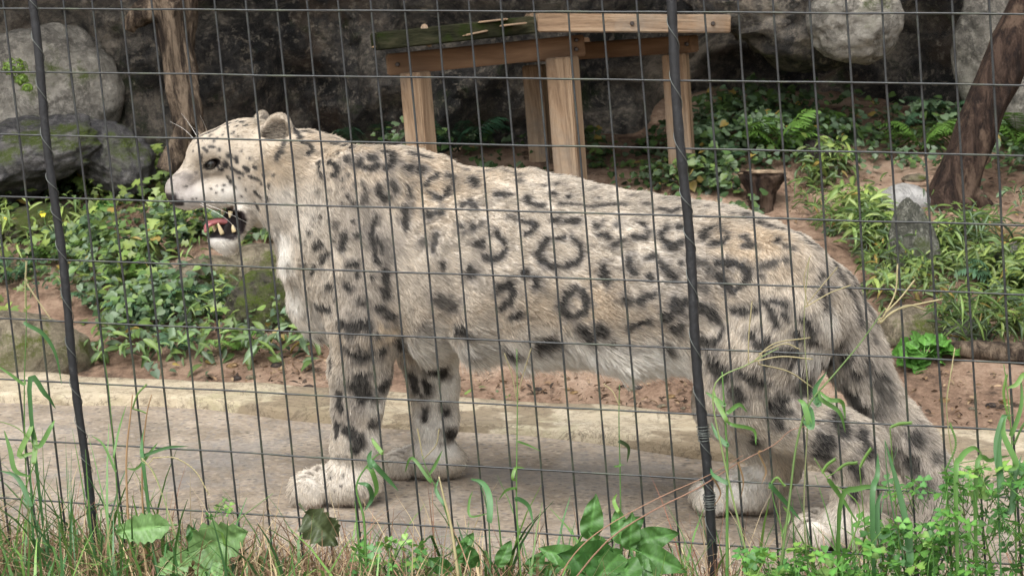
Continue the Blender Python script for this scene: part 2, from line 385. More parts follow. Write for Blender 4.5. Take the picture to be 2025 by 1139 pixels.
# neck and chest
chain([(690, 430, 0, 112), (610, 372, .02, 98), (545, 335, .035, 84)], .05); FLOW[-1] = (FLOW[-1][0], np.array([-.8, 0, -.6])); FLOW[-2] = (FLOW[-2][0], np.array([-.85, 0, -.5]))
chain([(655, 500, 0, 92), (640, 590, 0, 72)], .05); FLOW[-1] = (FLOW[-1][0], np.array([-.3, 0, -1.]))
# shoulder blades and forelegs
for sgn, sx in ((1, 0), (-1, 28)):
    c, m = L(715 + sx, 470, .10 * sgn); ell(c, (.115, .055, .17), .045, (-.55, 0, -.8))
c, m = L(765, 345, .04); ell(c, (.11, .05, .042), .06, (-.9, 0, -.3))
chain([(712, 545, .105, 66), (722, 650, .112, 62), (712, 735, .118, 53), (706, 800, .124, 43), (702, 870, .128, 39), (694, 925, .128, 39)], .03)
chain([(800, 560, -.105, 62), (845, 690, -.105, 54), (858, 760, -.105, 44), (862, 830, -.105, 38), (858, 890, -.105, 35)], .03)
# haunches and hind legs
c, m = L(1515, 640, .075); a = math.radians(28); ell(c, (.115, .085, .165), .05, (-.5, 0, -.85), np.array([[math.cos(a), 0, math.sin(a)], [0, 1, 0], [-math.sin(a), 0, math.cos(a)]]))
c, m = L(1520, 630, -.08); ell(c, (.10, .08, .15), .05, (-.5, 0, -.85))
chain([(1560, 640, .09, 84), (1500, 700, .10, 92), (1480, 765, .105, 78), (1560, 825, .10, 62), (1650, 866, .098, 52), (1695, 888, .097, 43), (1702, 930, .096, 37), (1688, 985, .096, 33), (1668, 1035, .096, 33)], .035)
chain([(1480, 720, -.09, 80), (1440, 800, -.085, 62), (1490, 855, -.08, 48), (1546, 892, -.08, 38), (1540, 930, -.08, 34), (1500, 975, -.08, 36)], .03)
# tail
TAILP = [(1580, 525, 0.0, 52), (1632, 578, -.003, 50), (1668, 645, -.005, 52), (1692, 710, -.002, 52), (1726, 770, .0, 42), (1762, 830, .005, 40), (1806, 882, .015, 39), (1840, 935, .03, 38), (1858, 990, .045, 37), (1854, 1040, .06, 34), (1822, 1062, .075, 26)]
chain(TAILP, .028)
GROOVES = []
# paws: pad, wrist and four toes
def paw(px, py, lat, ln, wd, ht, yaw=0.0):
    c, m = L(px, py, lat); f = np.array([math.cos(yaw), math.sin(yaw), 0]); s_ = np.array([-f[1], f[0], 0])
    R = np.stack([f, s_, UPV]); g = -TILT * float(Wd(c)[0]) ; top = g + ht
    cz = np.array([c[0], c[1], g + ht * .46]); ell(cz - .026 * f, (ln * .47, wd * .46, ht * .50), .02, (-.2, 0, -1.), R)
    global GROOVES
    for o in (-1, 0, 1):
        ga = cz + f * (ln * .62) + s_ * (wd * .27 * o); ga[2] = g + ht * .1; gb_ = cz + f * (ln * .22) + s_ * (wd * .25 * o); gb_[2] = g + ht * .95; GROOVES.append((ga, gb_))
    for i, o in enumerate((-1.5, -.5, .5, 1.5)):
        tp = cz + f * (ln * (.44 - .07 * abs(o) ** 1.6)) + s_ * (wd * .265 * o); tp[2] = g + ht * .36
        ell(tp, (ln * .24, wd * .135, ht * .37), .005, (.3, 0, -1.), R)
paw(664, 965, .132, .142, .118, .092, .12)
paw(838, 922, -.105, .140, .112, .080, -.02)
paw(1655, 1055, .100, .125, .110, .082, .1)
paw(1455, 985, -.065, .135, .112, .085, .05)

for ga, gb_ in GROOVES:
    def groove(P, ga=ga, gb_=gb_):
        d = gb_ - ga; h = np.clip(((P - ga) @ d) / (d @ d), 0, 1); return np.linalg.norm(P - ga - h[..., None] * d, axis=-1) - .0085
    cut(groove, np.minimum(ga, gb_) - .01, np.maximum(ga, gb_) + .01, .006)

# head, modelled in photo-pixel units on its own plane (turned a little towards the camera)
HP, HM = L(470, 330, 0.045)
HYAW = math.radians(42)         # head turns back from the body's heading
hf = np.array([math.cos(HYAW), math.sin(HYAW), 0]); hs = np.array([-hf[1], hf[0], 0])
HR = np.stack([hf, hs, UPV]); HU = HM
ROLLC = -math.atan(.08)
def Hp(px, py, b=0.0):
    """photo pixel + lateral offset in pixels -> body frame"""
    a, c = -(px - 470.0), -(py - 330.0); a, c = a * math.cos(ROLLC) + c * math.sin(ROLLC), c * math.cos(ROLLC) - a * math.sin(ROLLC)
    return HP + HU * (a * 1.065 * hf + b * hs + c * 1.01 * UPV)
def hell(px, py, b, ra, rb, rc, tilt=0.0, k=10, flow=(-1, 0, 0), yaw=0.0):
    """ellipsoid: radii along snout, lateral, up (pixels); tilt lowers the nose end"""
    t = math.radians(tilt) + ROLLC; y = math.radians(yaw)
    f = math.cos(t) * (math.cos(y) * hf + math.sin(y) * hs) - math.sin(t) * UPV; s_ = -math.sin(y) * hf + math.cos(y) * hs; u = np.cross(f, s_)
    fl = flow[0] * hf + flow[1] * hs + flow[2] * UPV
    for bb in ((b,) if b == 0 else (b, -b)):
        if b != 0 and bb < 0:
            f2 = math.cos(t) * (math.cos(y) * hf - math.sin(y) * hs) - math.sin(t) * UPV; s2 = math.sin(y) * hf + math.cos(y) * hs; R = np.stack([f2, s2, np.cross(f2, s2)])
        else: R = np.stack([f, s_, u])
        ell(Hp(px, py, bb), np.array([ra, rb, rc]) * HU, k * HU, fl, R)
def hcone(a, b, ra, rb, flat=1.0, k=10, flow=(-1, 0, 0)):
    cone(Hp(*a), Hp(*b), ra * HU, rb * HU, k * HU, flow[0] * hf + flow[2] * UPV)
hell(482, 304, 0, 84, 70, 68, 12, 14, (-1, 0, .1))                # cranium
hell(418, 302, 0, 46, 46, 40, 28, 18, (-1, 0, .6))                # forehead
hell(405, 300, 26, 22, 18, 18, 20, 14, (-1, .2, .6))              # brow ridges
hcone((415, 318, 0), (356, 366, 0), 33, 21, k=16, flow=(-1, 0, .3))   # nose bridge
hell(362, 371, 0, 31, 25, 25, 50, 12, (-1, 0, .2))                # nose end
hell(376, 388, 15, 33, 21, 22, 4, 10, (-1, 0, -.3))               # whisker pads
hell(425, 380, 26, 46, 26, 29, 0, 14, (-1, 0, -.2))               # upper cheeks
hell(500, 352, 34, 58, 42, 58, -20, 18, (-.9, 0, -.4))            # cheek ruff
hell(520, 318, 30, 55, 48, 55, 0, 18, (-.9, 0, -.3))
for s_ in (1, -1):
    hcone((488, 400, 36 * s_), (446, 464, 16 * s_), 27, 19, k=10, flow=(-.8, 0, -.5))   # lower jaw
hell(437, 477, 0, 30, 25, 18, -25, 10, (-.6, 0, -.7))             # chin
hell(500, 410, 0, 44, 44, 34, -35, 14, (-.8, 0, -.5))
# mouth: a wedge cut from both sides and the front, a core left between, coloured dark as the hollow's shade
MW = np.array([(380, 428), (405, 423), (440, 415), (463, 416), (470, 430), (468, 453), (450, 466), (420, 462), (380, 465)], float)
def poly_sd(x, y, V):
    d = np.full(x.shape, 1e9); s = np.ones(x.shape)
    for i in range(len(V)):
        a = V[i]; b = V[i - 1]; e = b - a; wx = x - a[0]; wy = y - a[1]; t = np.clip((wx * e[0] + wy * e[1]) / (e @ e), 0, 1)
        d = np.minimum(d, (wx - e[0] * t) ** 2 + (wy - e[1] * t) ** 2)
        c1 = y >= a[1]; c2 = y < b[1]; c3 = e[0] * wy > e[1] * wx; fl = (c1 & c2 & c3) | (~c1 & ~c2 & ~c3); s = np.where(fl, -s, s)
    return s * np.sqrt(d)
def to_head(P):
    Q = (P - HP) / HU; a = Q @ hf / 1.065; b = Q @ hs; c = Q[..., 2] / 1.01
    a, c = a * math.cos(ROLLC) - c * math.sin(ROLLC), c * math.cos(ROLLC) + a * math.sin(ROLLC)
    return 470 - a, 330 - c, b
def mouth(P):
    x, y, b = to_head(P); w = poly_sd(x, y, MW); core = np.where(x < 420, -20, 25 - np.abs(b))
    return np.maximum(w, core) * HU
lo = Hp(480, 480, -70); hi = Hp(370, 400, 70); cut(mouth, np.minimum(lo, hi) - .05, np.maximum(lo, hi) + .05, .004)
# ears: cupped shells opening forward and out
for s_ in (1, -1):
    oc = Hp(531, 273, 66 * s_); n_ = .62 * hf + .70 * s_ * hs + .1 * UPV; n_ /= np.linalg.norm(n_)
    v_ = UPV + .12 * s_ * hs - .05 * hf; v_ -= n_ * (v_ @ n_); v_ /= np.linalg.norm(v_); w_ = np.cross(v_, n_); R = np.stack([w_, n_, v_])
    ell(oc, np.array([36, 21, 48]) * HU, 8 * HU, -.2 * n_ + v_, R)
    def inner(P, oc=oc, n_=n_, R=R):
        Q = (P - (oc + n_ * 15 * HU + R[2] * 1 * HU)) @ R.T / (np.array([29, 21, 40]) * HU); r = np.linalg.norm(Q, axis=-1); return (r - 1) * 20 * HU
    cut(inner, oc - .06, oc + .06, .006)
# eye sockets
EYES = []
for s_ in (1, -1):
    e = Hp(413, 321, 41 * s_); EYES.append(e)
    ef = hf * math.cos(.35) - UPV * math.sin(.35); eu = hf * math.sin(.35) + UPV * math.cos(.35); eR = np.stack([ef, hs, eu])
    def sock(P, e=e, eR=eR): return (np.linalg.norm(((P - e) @ eR.T) / np.array([1.35, 1.2, .72]), axis=-1) - 11.0 * HU) * .8
    cut(sock, e - .03, e + .03, .006)
# nostrils
for s_ in (1, -1):
    e = Hp(349, 392, 13 * s_)
    def nos(P, e=e): return np.linalg.norm((P - e) / np.array([1.3, 1, .8]), axis=-1) - 4.2 * HU
    cut(nos, e - .02, e + .02, .003)

def surface_nets(F):
    S = F < 0; nx, ny, nz = F.shape
    c = [(0, 0, 0), (1, 0, 0), (0, 1, 0), (1, 1, 0), (0, 0, 1), (1, 0, 1), (0, 1, 1), (1, 1, 1)]
    sh = lambda A, o: A[o[0]:nx - 1 + o[0], o[1]:ny - 1 + o[1], o[2]:nz - 1 + o[2]]
    cnt = sum(sh(S, o).astype(np.int8) for o in c); act = (cnt > 0) & (cnt < 8); I = np.argwhere(act)
    vid = np.full(act.shape, -1, np.int64); vid[act] = np.arange(len(I))
    acc = np.zeros((len(I), 3)); num = np.zeros(len(I)); val = [F[I[:, 0] + o[0], I[:, 1] + o[1], I[:, 2] + o[2]] for o in c]
    for i in range(8):
        for j in range(i + 1, 8):
            d = np.array(c[j]) - np.array(c[i])
            if np.abs(d).sum() != 1: continue
            m = (val[i] < 0) != (val[j] < 0); t = val[i][m] / (val[i][m] - val[j][m]); acc[m] += np.array(c[i]) + t[:, None] * d; num[m] += 1
    V = (I + acc / num[:, None]) * VS + g0; faces = []
    for ax in range(3):
        u, v = [(1, 2), (2, 0), (0, 1)][ax]; o = np.zeros(3, int); o[ax] = 1
        A = S[tuple(slice(0, F.shape[i] - o[i]) for i in range(3))]; B = S[tuple(slice(o[i], None) for i in range(3))]
        for flip, m in ((0, A & ~B), (1, ~A & B)):
            E = np.argwhere(m); E = E[(E[:, u] > 0) & (E[:, v] > 0) & (E[:, u] < F.shape[u] - 1) & (E[:, v] < F.shape[v] - 1)]
            if not len(E): continue
            eu = np.zeros(3, int); eu[u] = 1; ev = np.zeros(3, int); ev[v] = 1
            q = [vid[tuple((E - a).T)] for a in (eu + ev, ev, 0 * eu, eu)]
            q = np.stack(q if not flip else q[::-1], 1); faces.append(q)
    return V, np.concatenate(faces)
BV, BF = surface_nets(FIELD); del FIELD
# keep the largest piece, smooth lightly
E2 = np.concatenate([BF[:, [0, 1]], BF[:, [1, 2]], BF[:, [2, 3]], BF[:, [3, 0]]])
lab = np.arange(len(BV))
while True:
    m = np.minimum(lab[E2[:, 0]], lab[E2[:, 1]]); new = lab.copy(); np.minimum.at(new, E2[:, 0], m); np.minimum.at(new, E2[:, 1], m); new = new[new]
    if (new == lab).all(): break
    lab = new
u, cn = np.unique(lab, return_counts=True); keep = lab == u[cn.argmax()]
rm = np.cumsum(keep) - 1; BF = rm[BF[keep[BF[:, 0]]]]; BV = BV[keep]
E2 = np.concatenate([BF[:, [0, 1]], BF[:, [1, 2]], BF[:, [2, 3]], BF[:, [3, 0]]]); deg = np.bincount(E2.ravel(), minlength=len(BV))
def lap(A):
    s = np.zeros_like(A); np.add.at(s, E2[:, 0], A[E2[:, 1]]); np.add.at(s, E2[:, 1], A[E2[:, 0]]); return s / (deg[:, None] if A.ndim > 1 else deg)
for lam in (.5, -.52, .5, -.52, .5, -.52): BV = BV + lam * (lap(BV) - BV)
BW = Wd(BV)
# ------------------------------------------------------------------ coat: markings traced from the photograph, laid on the body surface
BVH = BVHTree.FromPolygons([tuple(v) for v in BW], BF.tolist())
NB = len(BV)
VN = np.zeros((NB, 3)); fn_ = np.cross(BV[BF[:, 2]] - BV[BF[:, 0]], BV[BF[:, 3]] - BV[BF[:, 1]])
for k in range(4): np.add.at(VN, BF[:, k], fn_)
VN /= np.linalg.norm(VN, axis=1)[:, None] + 1e-12
# each entry: (x0, y0, zoom, marks); a mark is (radius, strength, points...) in zoomed pixels
MARKS = [(310, 180, 3.349, [
 (9, 1, (500, 180)), (9, 1, (552, 174), (580, 181)), (10, 1, (552, 205), (570, 207)), (9, 1, (618, 166), (632, 163)), (8, 1, (440, 226), (482, 214)), (9, 1, (390, 256), (415, 240)),
 (7, .9, (305, 290), (360, 264)), (7, .9, (320, 262), (360, 240)), (6, 1, (446, 270)), (8, 1, (350, 300), (362, 290)), (9, 1, (375, 332)), (8, 1, (345, 370)), (10, 1, (375, 373)), (15, 1, (412, 390)), (16, 1, (472, 428)),
 (8, 1, (420, 437)), (12, 1, (525, 452), (536, 476)), (16, 1, (455, 488)), (12, 1, (416, 520), (428, 526)), (11, 1, (572, 506), (608, 524)), (10, 1, (495, 515), (540, 540), (570, 550)), (11, 1, (548, 577)),
 (12, 1, (490, 600)), (8, 1, (468, 573)), (10, 1, (445, 627)), (8, 1, (360, 650)), (8, 1, (438, 657)), (9, 1, (393, 676)), (6, .8, (400, 628)), (9, 1, (610, 565), (650, 580), (680, 590)), (11, 1, (692, 615)),
 (11, 1, (740, 633)), (10, 1, (650, 665), (668, 690), (685, 708)), (13, 1, (652, 742), (666, 768)), (8, .7, (590, 655)), (13, 1, (846, 290), (838, 350), (815, 415), (795, 450)),
 (15, 1, (905, 235), (930, 285), (950, 310)), (13, .9, (845, 215), (862, 245)), (15, 1, (985, 235), (1015, 262)), (10, .9, (960, 345), (990, 355)), (13, .9, (1010, 360), (1028, 395), (1000, 415)),
 (12, 1, (1072, 475), (1080, 515)), (14, 1, (1150, 475)), (15, 1, (1085, 560), (1100, 570)), (12, .9, (1130, 295)), (14, 1, (1155, 355)), (5, .9, (175, 640)), (5, .9, (195, 638)), (4, .9, (205, 716)), (4, .9, (235, 716)), (4, .9, (262, 716)), (8, .5, (260, 545)),
 (7, .8, (430, 300), (438, 290)), (7, .8, (400, 312)), (8, .9, (460, 250), (470, 240)), (7, .9, (520, 238), (532, 232)), (6, .8, (300, 332), (312, 322)), (6, .8, (268, 342)), (6, .8, (248, 322), (262, 312)), (7, .8, (335, 322)), (6, .8, (284, 300), (298, 296)), (8, .9, (580, 232), (596, 226)), (7, .8, (500, 282), (508, 272)), (6, .8, (540, 300)), (8, .9, (520, 205), (532, 200)), (6, .7, (228, 360)), (6, .7, (240, 400)), (7, .8, (560, 400)), (7, .8, (600, 440), (612, 446)), (8, .9, (640, 500), (655, 512)), (8, .8, (705, 560)), (7, .8, (520, 640)), (7, .8, (560, 700)), (8, .9, (730, 700), (742, 715)), (9, .8, (770, 560)),
 (8, .8, (330, 395), (310, 380)), (6, .8, (295, 420), (290, 470))]),
 (540, 200, 3.163, [
 (16, 1, (350, 385)), (16, 1, (410, 325)), (25, 1, (455, 370)), (22, 1, (540, 375), (538, 395)), (18, 1, (610, 355), (635, 358)), (15, 1, (570, 420), (630, 416), (650, 404)), (14, 1, (680, 320), (740, 325)), (17, 1, (748, 340), (745, 395), (700, 420)),
 (13, 1, (440, 287), (455, 280)), (12, .9, (365, 278), (400, 268)), (14, 1, (490, 295)), (9, 1, (520, 226), (575, 206)), (15, 1, (610, 215), (650, 245)), (12, 1, (575, 248)), (15, 1, (730, 225), (765, 245)), (10, .9, (335, 212), (415, 205)),
 (13, 1, (290, 380), (286, 420), (300, 470)), (14, 1, (380, 395), (405, 425), (395, 460), (370, 466)), (24, 1, (850, 425)), (20, .9, (925, 430)), (12, 1, (865, 330), (975, 355)), (9, 1, (950, 530), (990, 482), (1035, 455)),
 (13, 1, (1085, 465), (1122, 482), (1125, 510), (1100, 545), (1090, 582), (1050, 605), (1000, 592), (975, 575)), (15, 1, (845, 535), (855, 585)), (14, .9, (660, 540), (670, 590), (700, 622), (730, 600)), (18, .9, (740, 510), (758, 560)),
 (14, .7, (470, 460)), (12, .7, (430, 495)), (12, .7, (435, 540)), (17, .65, (560, 510), (582, 560), (575, 630)), (10, .8, (510, 522)), (14, .9, (465, 595)), (12, .8, (440, 637)), (16, .9, (510, 635)),
 (14, .95, (640, 720), (625, 780), (620, 850), (640, 920), (640, 985), (665, 1012)), (12, .9, (650, 860), (682, 910), (682, 960)), (32, .4, (730, 980), (700, 880)), (17, .9, (825, 670), (820, 720), (836, 790)), (18, .9, (965, 700), (975, 715)), (22, .9, (1020, 700), (1045, 700)),
 (14, .7, (1180, 642), (1230, 628), (1270, 665)), (18, .8, (1245, 795)), (16, .7, (1165, 780)), (16, .5, (1300, 775)), (19, .85, (1265, 905), (1312, 885)), (18, .8, (1330, 970)), (19, .75, (1022, 840), (1010, 900), (1000, 935)), (22, .6, (940, 880)), (28, .8, (1065, 1035)), (26, .9, (1235, 1050), (1250, 1075)),
 (14, 1, (228, 825), (238, 820)), (12, .9, (200, 880)), (21, .9, (270, 900), (300, 890)), (23, 1, (308, 995), (332, 975)), (22, .6, (395, 780)), (14, .8, (380, 870)), (18, .9, (442, 850), (436, 920)), (12, .7, (500, 755)), (18, .9, (530, 840)), (12, .5, (150, 955)), (12, .9, (210, 1010)), (17, .9, (262, 1035), (245, 1070)), (13, .5, (150, 850)),
 (17, 1, (460, 1032), (520, 1020)), (18, .9, (530, 1090)), (16, .9, (620, 1105)), (14, 1, (690, 1105)), (14, .5, (255, 730)), (14, .6, (295, 725)), (18, .45, (290, 570)), (14, .4, (350, 560)), (14, .4, (400, 500))]),
 (900, 290, 2.778, [
 (14, .9, (98, 180), (110, 212)), (10, .5, (130, 140), (250, 125), (350, 160)), (14, .95, (230, 260), (300, 266)), (14, .6, (350, 190)), (10, .8, (60, 130)), (12, .95, (390, 280), (410, 312), (480, 326)), (9, .75, (570, 320), (660, 318), (740, 336), (830, 322), (930, 322)),
 (9, .8, (495, 215)), (12, .7, (565, 160)), (10, .8, (560, 210)), (11, .9, (535, 258), (550, 266)), (11, .9, (625, 276)), (8, .6, (600, 215)), (10, .7, (660, 170)), (8, .8, (720, 185)), (9, .6, (790, 285)), (9, .6, (770, 230)), (9, .6, (960, 275)), (10, .7, (1175, 265), (1195, 268)), (12, .7, (1040, 315), (1065, 325)), (10, .8, (1120, 340), (1190, 362), (1230, 340)), (10, .5, (1150, 290)),
 (14, .8, (38, 322), (70, 305), (110, 330)), (16, .8, (35, 440)), (12, .8, (95, 450)), (12, .6, (150, 420)), (12, .7, (50, 470)), (16, .85, (112, 540), (150, 546)), (12, .9, (225, 480), (265, 520), (280, 560), (250, 610), (200, 622), (160, 600)), (12, .5, (200, 490)),
 (12, .6, (300, 382), (340, 402)), (10, .85, (370, 410), (450, 430), (420, 470), (390, 482)), (14, 1, (545, 410), (570, 405)), (13, 1, (605, 415), (665, 412)), (14, 1, (510, 510), (470, 560), (450, 592), (470, 625), (540, 657), (610, 657), (672, 640), (692, 600), (686, 540), (640, 500)), (13, .95, (560, 505), (600, 498)),
 (16, .95, (768, 420), (785, 445)), (10, .6, (815, 408)), (14, 1, (790, 485), (830, 490), (850, 506)), (14, 1, (870, 536), (930, 515)), (12, .7, (890, 430)), (13, .95, (970, 495), (1040, 502), (1060, 470), (1040, 430), (1010, 415)), (12, .9, (1130, 480), (1165, 448)), (15, 1, (1140, 510), (1190, 558), (1240, 520)), (14, .9, (1235, 440)), (18, .9, (1370, 490), (1365, 515)),
 (17, 1, (958, 620), (958, 660), (982, 692)), (12, .9, (1055, 612), (1100, 600)), (18, .95, (1130, 640), (1180, 690), (1202, 720)), (16, .95, (1070, 715)), (14, .6, (1000, 700)), (12, .8, (1240, 640)), (22, .6, (1330, 640)), (21, .9, (78, 675), (95, 695)), (18, .9, (372, 690), (395, 692)), (19, .85, (448, 730), (450, 755)), (17, .95, (820, 660), (818, 710), (836, 742)),
 (16, .95, (240, 772), (300, 760), (328, 800), (300, 850), (258, 892)), (16, .95, (300, 942), (340, 930), (362, 908)), (12, .7, (228, 805)), (17, 1, (662, 775), (620, 810), (590, 862), (596, 910), (650, 930), (712, 910), (728, 850), (702, 790)), (18, .8, (920, 832), (962, 852)), (16, .95, (1010, 852), (1050, 820), (1092, 820)), (18, .9, (955, 988), (1055, 958)),
 (27, .9, (1225, 860), (1240, 885)), (21, .9, (1150, 935), (1175, 935)), (20, .9, (1215, 995), (1230, 985)), (16, .8, (1350, 900)), (15, .95, (8, 1022), (50, 1000)), (15, .7, (90, 1030)), (27, 1, (465, 1082), (555, 1062)), (22, 1, (700, 1000), (752, 1062)), (22, .95, (790, 1005), (815, 1020)), (20, .95, (290, 1120), (340, 1120)), (14, .6, (870, 1080)), (15, .9, (1160, 1085), (1170, 1110)), (20, .6, (0, 850))]),
 (1300, 350, 2.532, [
 (11, .95, (222, 302), (240, 272), (300, 250), (352, 290), (332, 330), (262, 332)), (10, .75, (410, 300), (440, 298), (472, 350), (430, 342)), (14, .8, (600, 320)), (10, .6, (640, 350), (680, 362)), (15, .9, (560, 250), (640, 272)), (13, .9, (700, 285), (760, 335), (812, 368)), (13, .9, (430, 195), (450, 188)), (12, .8, (380, 185)), (12, .8, (505, 232), (525, 240)), (10, .6, (330, 150)), (10, .6, (100, 110)), (9, .6, (200, 120)), (9, .7, (250, 150)),
 (17, .95, (300, 432), (350, 424), (420, 440), (457, 482), (432, 540), (380, 572), (322, 522), (300, 500)), (15, .7, (520, 450), (570, 430), (640, 420)), (10, .6, (520, 500)), (18, .7, (170, 410), (230, 430), (262, 470)), (14, .6, (180, 540), (242, 560)), (16, .8, (30, 440), (80, 500)), (23, .9, (90, 620), (132, 640), (100, 660)), (21, .9, (40, 700), (60, 705)), (21, .95, (85, 755), (115, 745)),
 (18, .9, (215, 650), (270, 690), (332, 750), (312, 800), (260, 832), (220, 812)), (16, .95, (390, 672), (440, 672), (492, 665)), (15, .95, (540, 630), (580, 690), (602, 750)), (10, .9, (560, 620), (640, 642)), (14, .9, (630, 690), (652, 722)), (25, 1, (830, 605), (836, 660)), (16, .8, (825, 500)), (20, .95, (735, 725), (772, 772)), (16, .95, (760, 815), (812, 836)), (18, .9, (470, 790)), (21, .95, (510, 842), (548, 830)),
 (33, 1, (282, 930), (322, 990)), (27, 1, (420, 990), (522, 1030)), (27, 1, (605, 902), (690, 890)), (15, .95, (810, 936), (872, 925)), (45, 1, (730, 1030), (740, 1055)), (30, 1, (590, 1125), (615, 1125)), (30, 1, (390, 1080), (410, 1120)), (23, .9, (950, 915)), (20, .9, (900, 815), (910, 840)), (15, .9, (660, 950)), (23, .8, (540, 920)), (19, .9, (690, 780), (715, 800)),
 (13, .8, (880, 430), (980, 600), (1022, 742)), (12, .7, (940, 470), (1040, 640), (1082, 742)), (18, .6, (1080, 820)), (20, .9, (990, 985), (1010, 1000)), (24, .9, (1100, 1000), (1120, 1005)), (18, .7, (1050, 970)), (30, .95, (970, 1080), (990, 1100)), (20, .7, (1160, 1080))]),
 (540, 540, 2.374, [
 (15, 1, (255, 62), (270, 62)), (17, 1, (345, 60), (355, 72)), (14, .9, (400, 20)), (14, .9, (465, 25)), (18, 1, (525, 0), (530, 100)), (15, 1, (500, 165), (512, 165)), (19, 1, (545, 200), (562, 198)), (26, .65, (415, 130)), (17, 1, (208, 160), (265, 172)), (12, 1, (275, 205)), (12, .9, (290, 120)), (12, .7, (235, 235)), (12, .8, (215, 285)), (25, .95, (320, 240), (360, 262)), (21, .95, (415, 250), (435, 250)), (12, .8, (490, 295)), (28, 1, (392, 384), (455, 390)), (14, .6, (330, 340)), (15, .95, (590, 325), (602, 366)), (16, .8, (510, 370)), (13, .9, (275, 400), (275, 442)), (14, .7, (565, 445)),
 (42, 1, (410, 510), (428, 580)), (21, .95, (510, 532), (560, 515)), (14, .95, (310, 560), (318, 640)), (14, .95, (300, 710), (300, 762)), (19, .95, (340, 740), (372, 760)), (18, .8, (465, 710), (485, 700)), (19, 1, (415, 780), (385, 832)), (10, .9, (310, 855)), (9, .8, (345, 860)), (25, 1, (650, 480), (672, 552)), (15, .9, (710, 515), (727, 552)), (15, 1, (712, 640), (712, 682)), (17, .95, (806, 640), (810, 655)), (19, .9, (825, 760), (850, 760)), (23, .7, (780, 130), (850, 140)), (17, .95, (870, 265), (912, 286)), (16, .5, (720, 240)), (17, .95, (740, 460), (800, 470)), (16, .6, (940, 370)), (16, .6, (980, 410)),
 (6, .8, (275, 930)), (5, .8, (245, 1000)), (6, .8, (320, 1000)), (5, .8, (290, 1020)), (6, .8, (270, 960)), (6, .7, (330, 950))]),
 (1330, 700, 2.997, [
 (46, 1, (590, 300), (642, 340)), (30, .95, (620, 400), (640, 415)), (29, .9, (395, 250), (410, 270)), (45, 1, (902, 520), (872, 590)), (33, 1, (980, 400), (1012, 460)), (33, 1, (1130, 480), (1172, 580)), (21, 1, (870, 670), (942, 700)), (25, 1, (1110, 720), (1080, 660)), (23, .95, (1075, 820), (1085, 845)), (21, .9, (490, 490), (495, 515)),
 (32, .95, (1070, 230), (1130, 320)), (36, .75, (1210, 170), (1215, 195)), (38, .6, (1270, 270)), (30, .7, (1160, 60)), (40, .6, (1200, 370)), (30, .9, (1430, 490), (1450, 520)), (34, .95, (1410, 640), (1430, 670)), (34, .6, (1330, 560)), (40, .6, (1510, 800)), (28, .6, (1560, 620))])]
# broad tints: (photo x, y, radius px, strength) ; buff, white and grey areas of the coat
BUFF = [(545, 335, 45, .9), (560, 300, 40, .6), (620, 290, 90, .55), (720, 300, 90, .5), (860, 370, 90, .6), (960, 340, 90, .4), (1190, 600, 60, .75), (1080, 620, 60, .5), (1500, 480, 75, .85), (1440, 470, 60, .6), (1560, 520, 60, .5), (765, 655, 45, .9), (700, 690, 60, .35), (1000, 640, 70, .4), (1280, 640, 60, .5), (890, 650, 70, .35), (1440, 560, 70, .3), (1650, 590, 40, .2), (1540, 930, 30, .5)]
WHITE = [(430, 480, 45, 1), (370, 405, 40, .8), (360, 360, 40, .35), (455, 400, 40, .7), (560, 500, 50, 1), (585, 600, 40, .9), (605, 660, 36, .8), (880, 730, 70, .9), (1000, 745, 80, .8), (1100, 760, 90, .9), (1230, 745, 95, 1), (1330, 750, 90, 1), (1150, 730, 60, .9), (1050, 715, 60, .8), (940, 710, 60, .8), (1290, 710, 60, .8), (1600, 720, 40, .8), (1640, 640, 30, .6), (870, 850, 60, .9), (750, 790, 40, .8), (740, 880, 36, .8), (880, 770, 60, .9), (1450, 960, 70, .8), (1420, 985, 50, .7), (1640, 1060, 60, .35), (560, 400, 40, .5), (600, 420, 60, .3), (660, 960, 80, .25), (1400, 830, 60, .7)]
GREY = [(420, 345, 30, .4), (760, 480, 55, .6), (700, 430, 60, .5), (700, 600, 60, .45), (1360, 560, 80, .4), (1250, 570, 60, .3), (1700, 700, 110, .6), (1800, 900, 110, .65), (1640, 540, 60, .5), (680, 820, 50, .5), (830, 900, 60, .5), (1400, 400, 120, .35), (1150, 380, 90, .2), (1840, 1010, 80, .7), (360, 375, 30, .5), (400, 300, 30, .3)]
def surf(px, py):
    d = Vector(raydir(px, py)).normalized(); h = BVH.ray_cast(C0, d)
    if h[0] is None:
        # just off the outline: nearest point of the body to the ray
        best = None
        for dd in np.linspace(2.7, 3.9, 25):
            q = BVH.find_nearest(Vector(at(px, py, dd)), .06)
            if q[0] is not None and (best is None or q[3] < best[1]): best = (q[0], q[3], dd)
        return (np.array(best[0]), best[2]) if best else None
    return np.array(h[0]), float((np.array(h[0]) - [0, 0, ZC]) @ CF)
SP = []
for gi_, (ox, oy, sc, marks) in enumerate(MARKS):
    for r, s, *pts in marks:
        pts = [(ox + x / sc, oy + y / sc) for x, y in pts]; r = r / sc
        dense = [pts[0]]
        for a, b in zip(pts, pts[1:]):
            m = max(1, int(math.hypot(b[0] - a[0], b[1] - a[1]) / max(2.5, r * .6)))
            dense += [(a[0] + (b[0] - a[0]) * t / m, a[1] + (b[1] - a[1]) * t / m) for t in range(1, m + 1)]
        for p in dense:
            h = surf(*p)
            if h: SP.append((*Bd(h[0]), r * h[1] / FPX * (1.34 if gi_ == 0 else 1.2), min(1, s * 1.12 + .05)))
SP = np.array(SP)
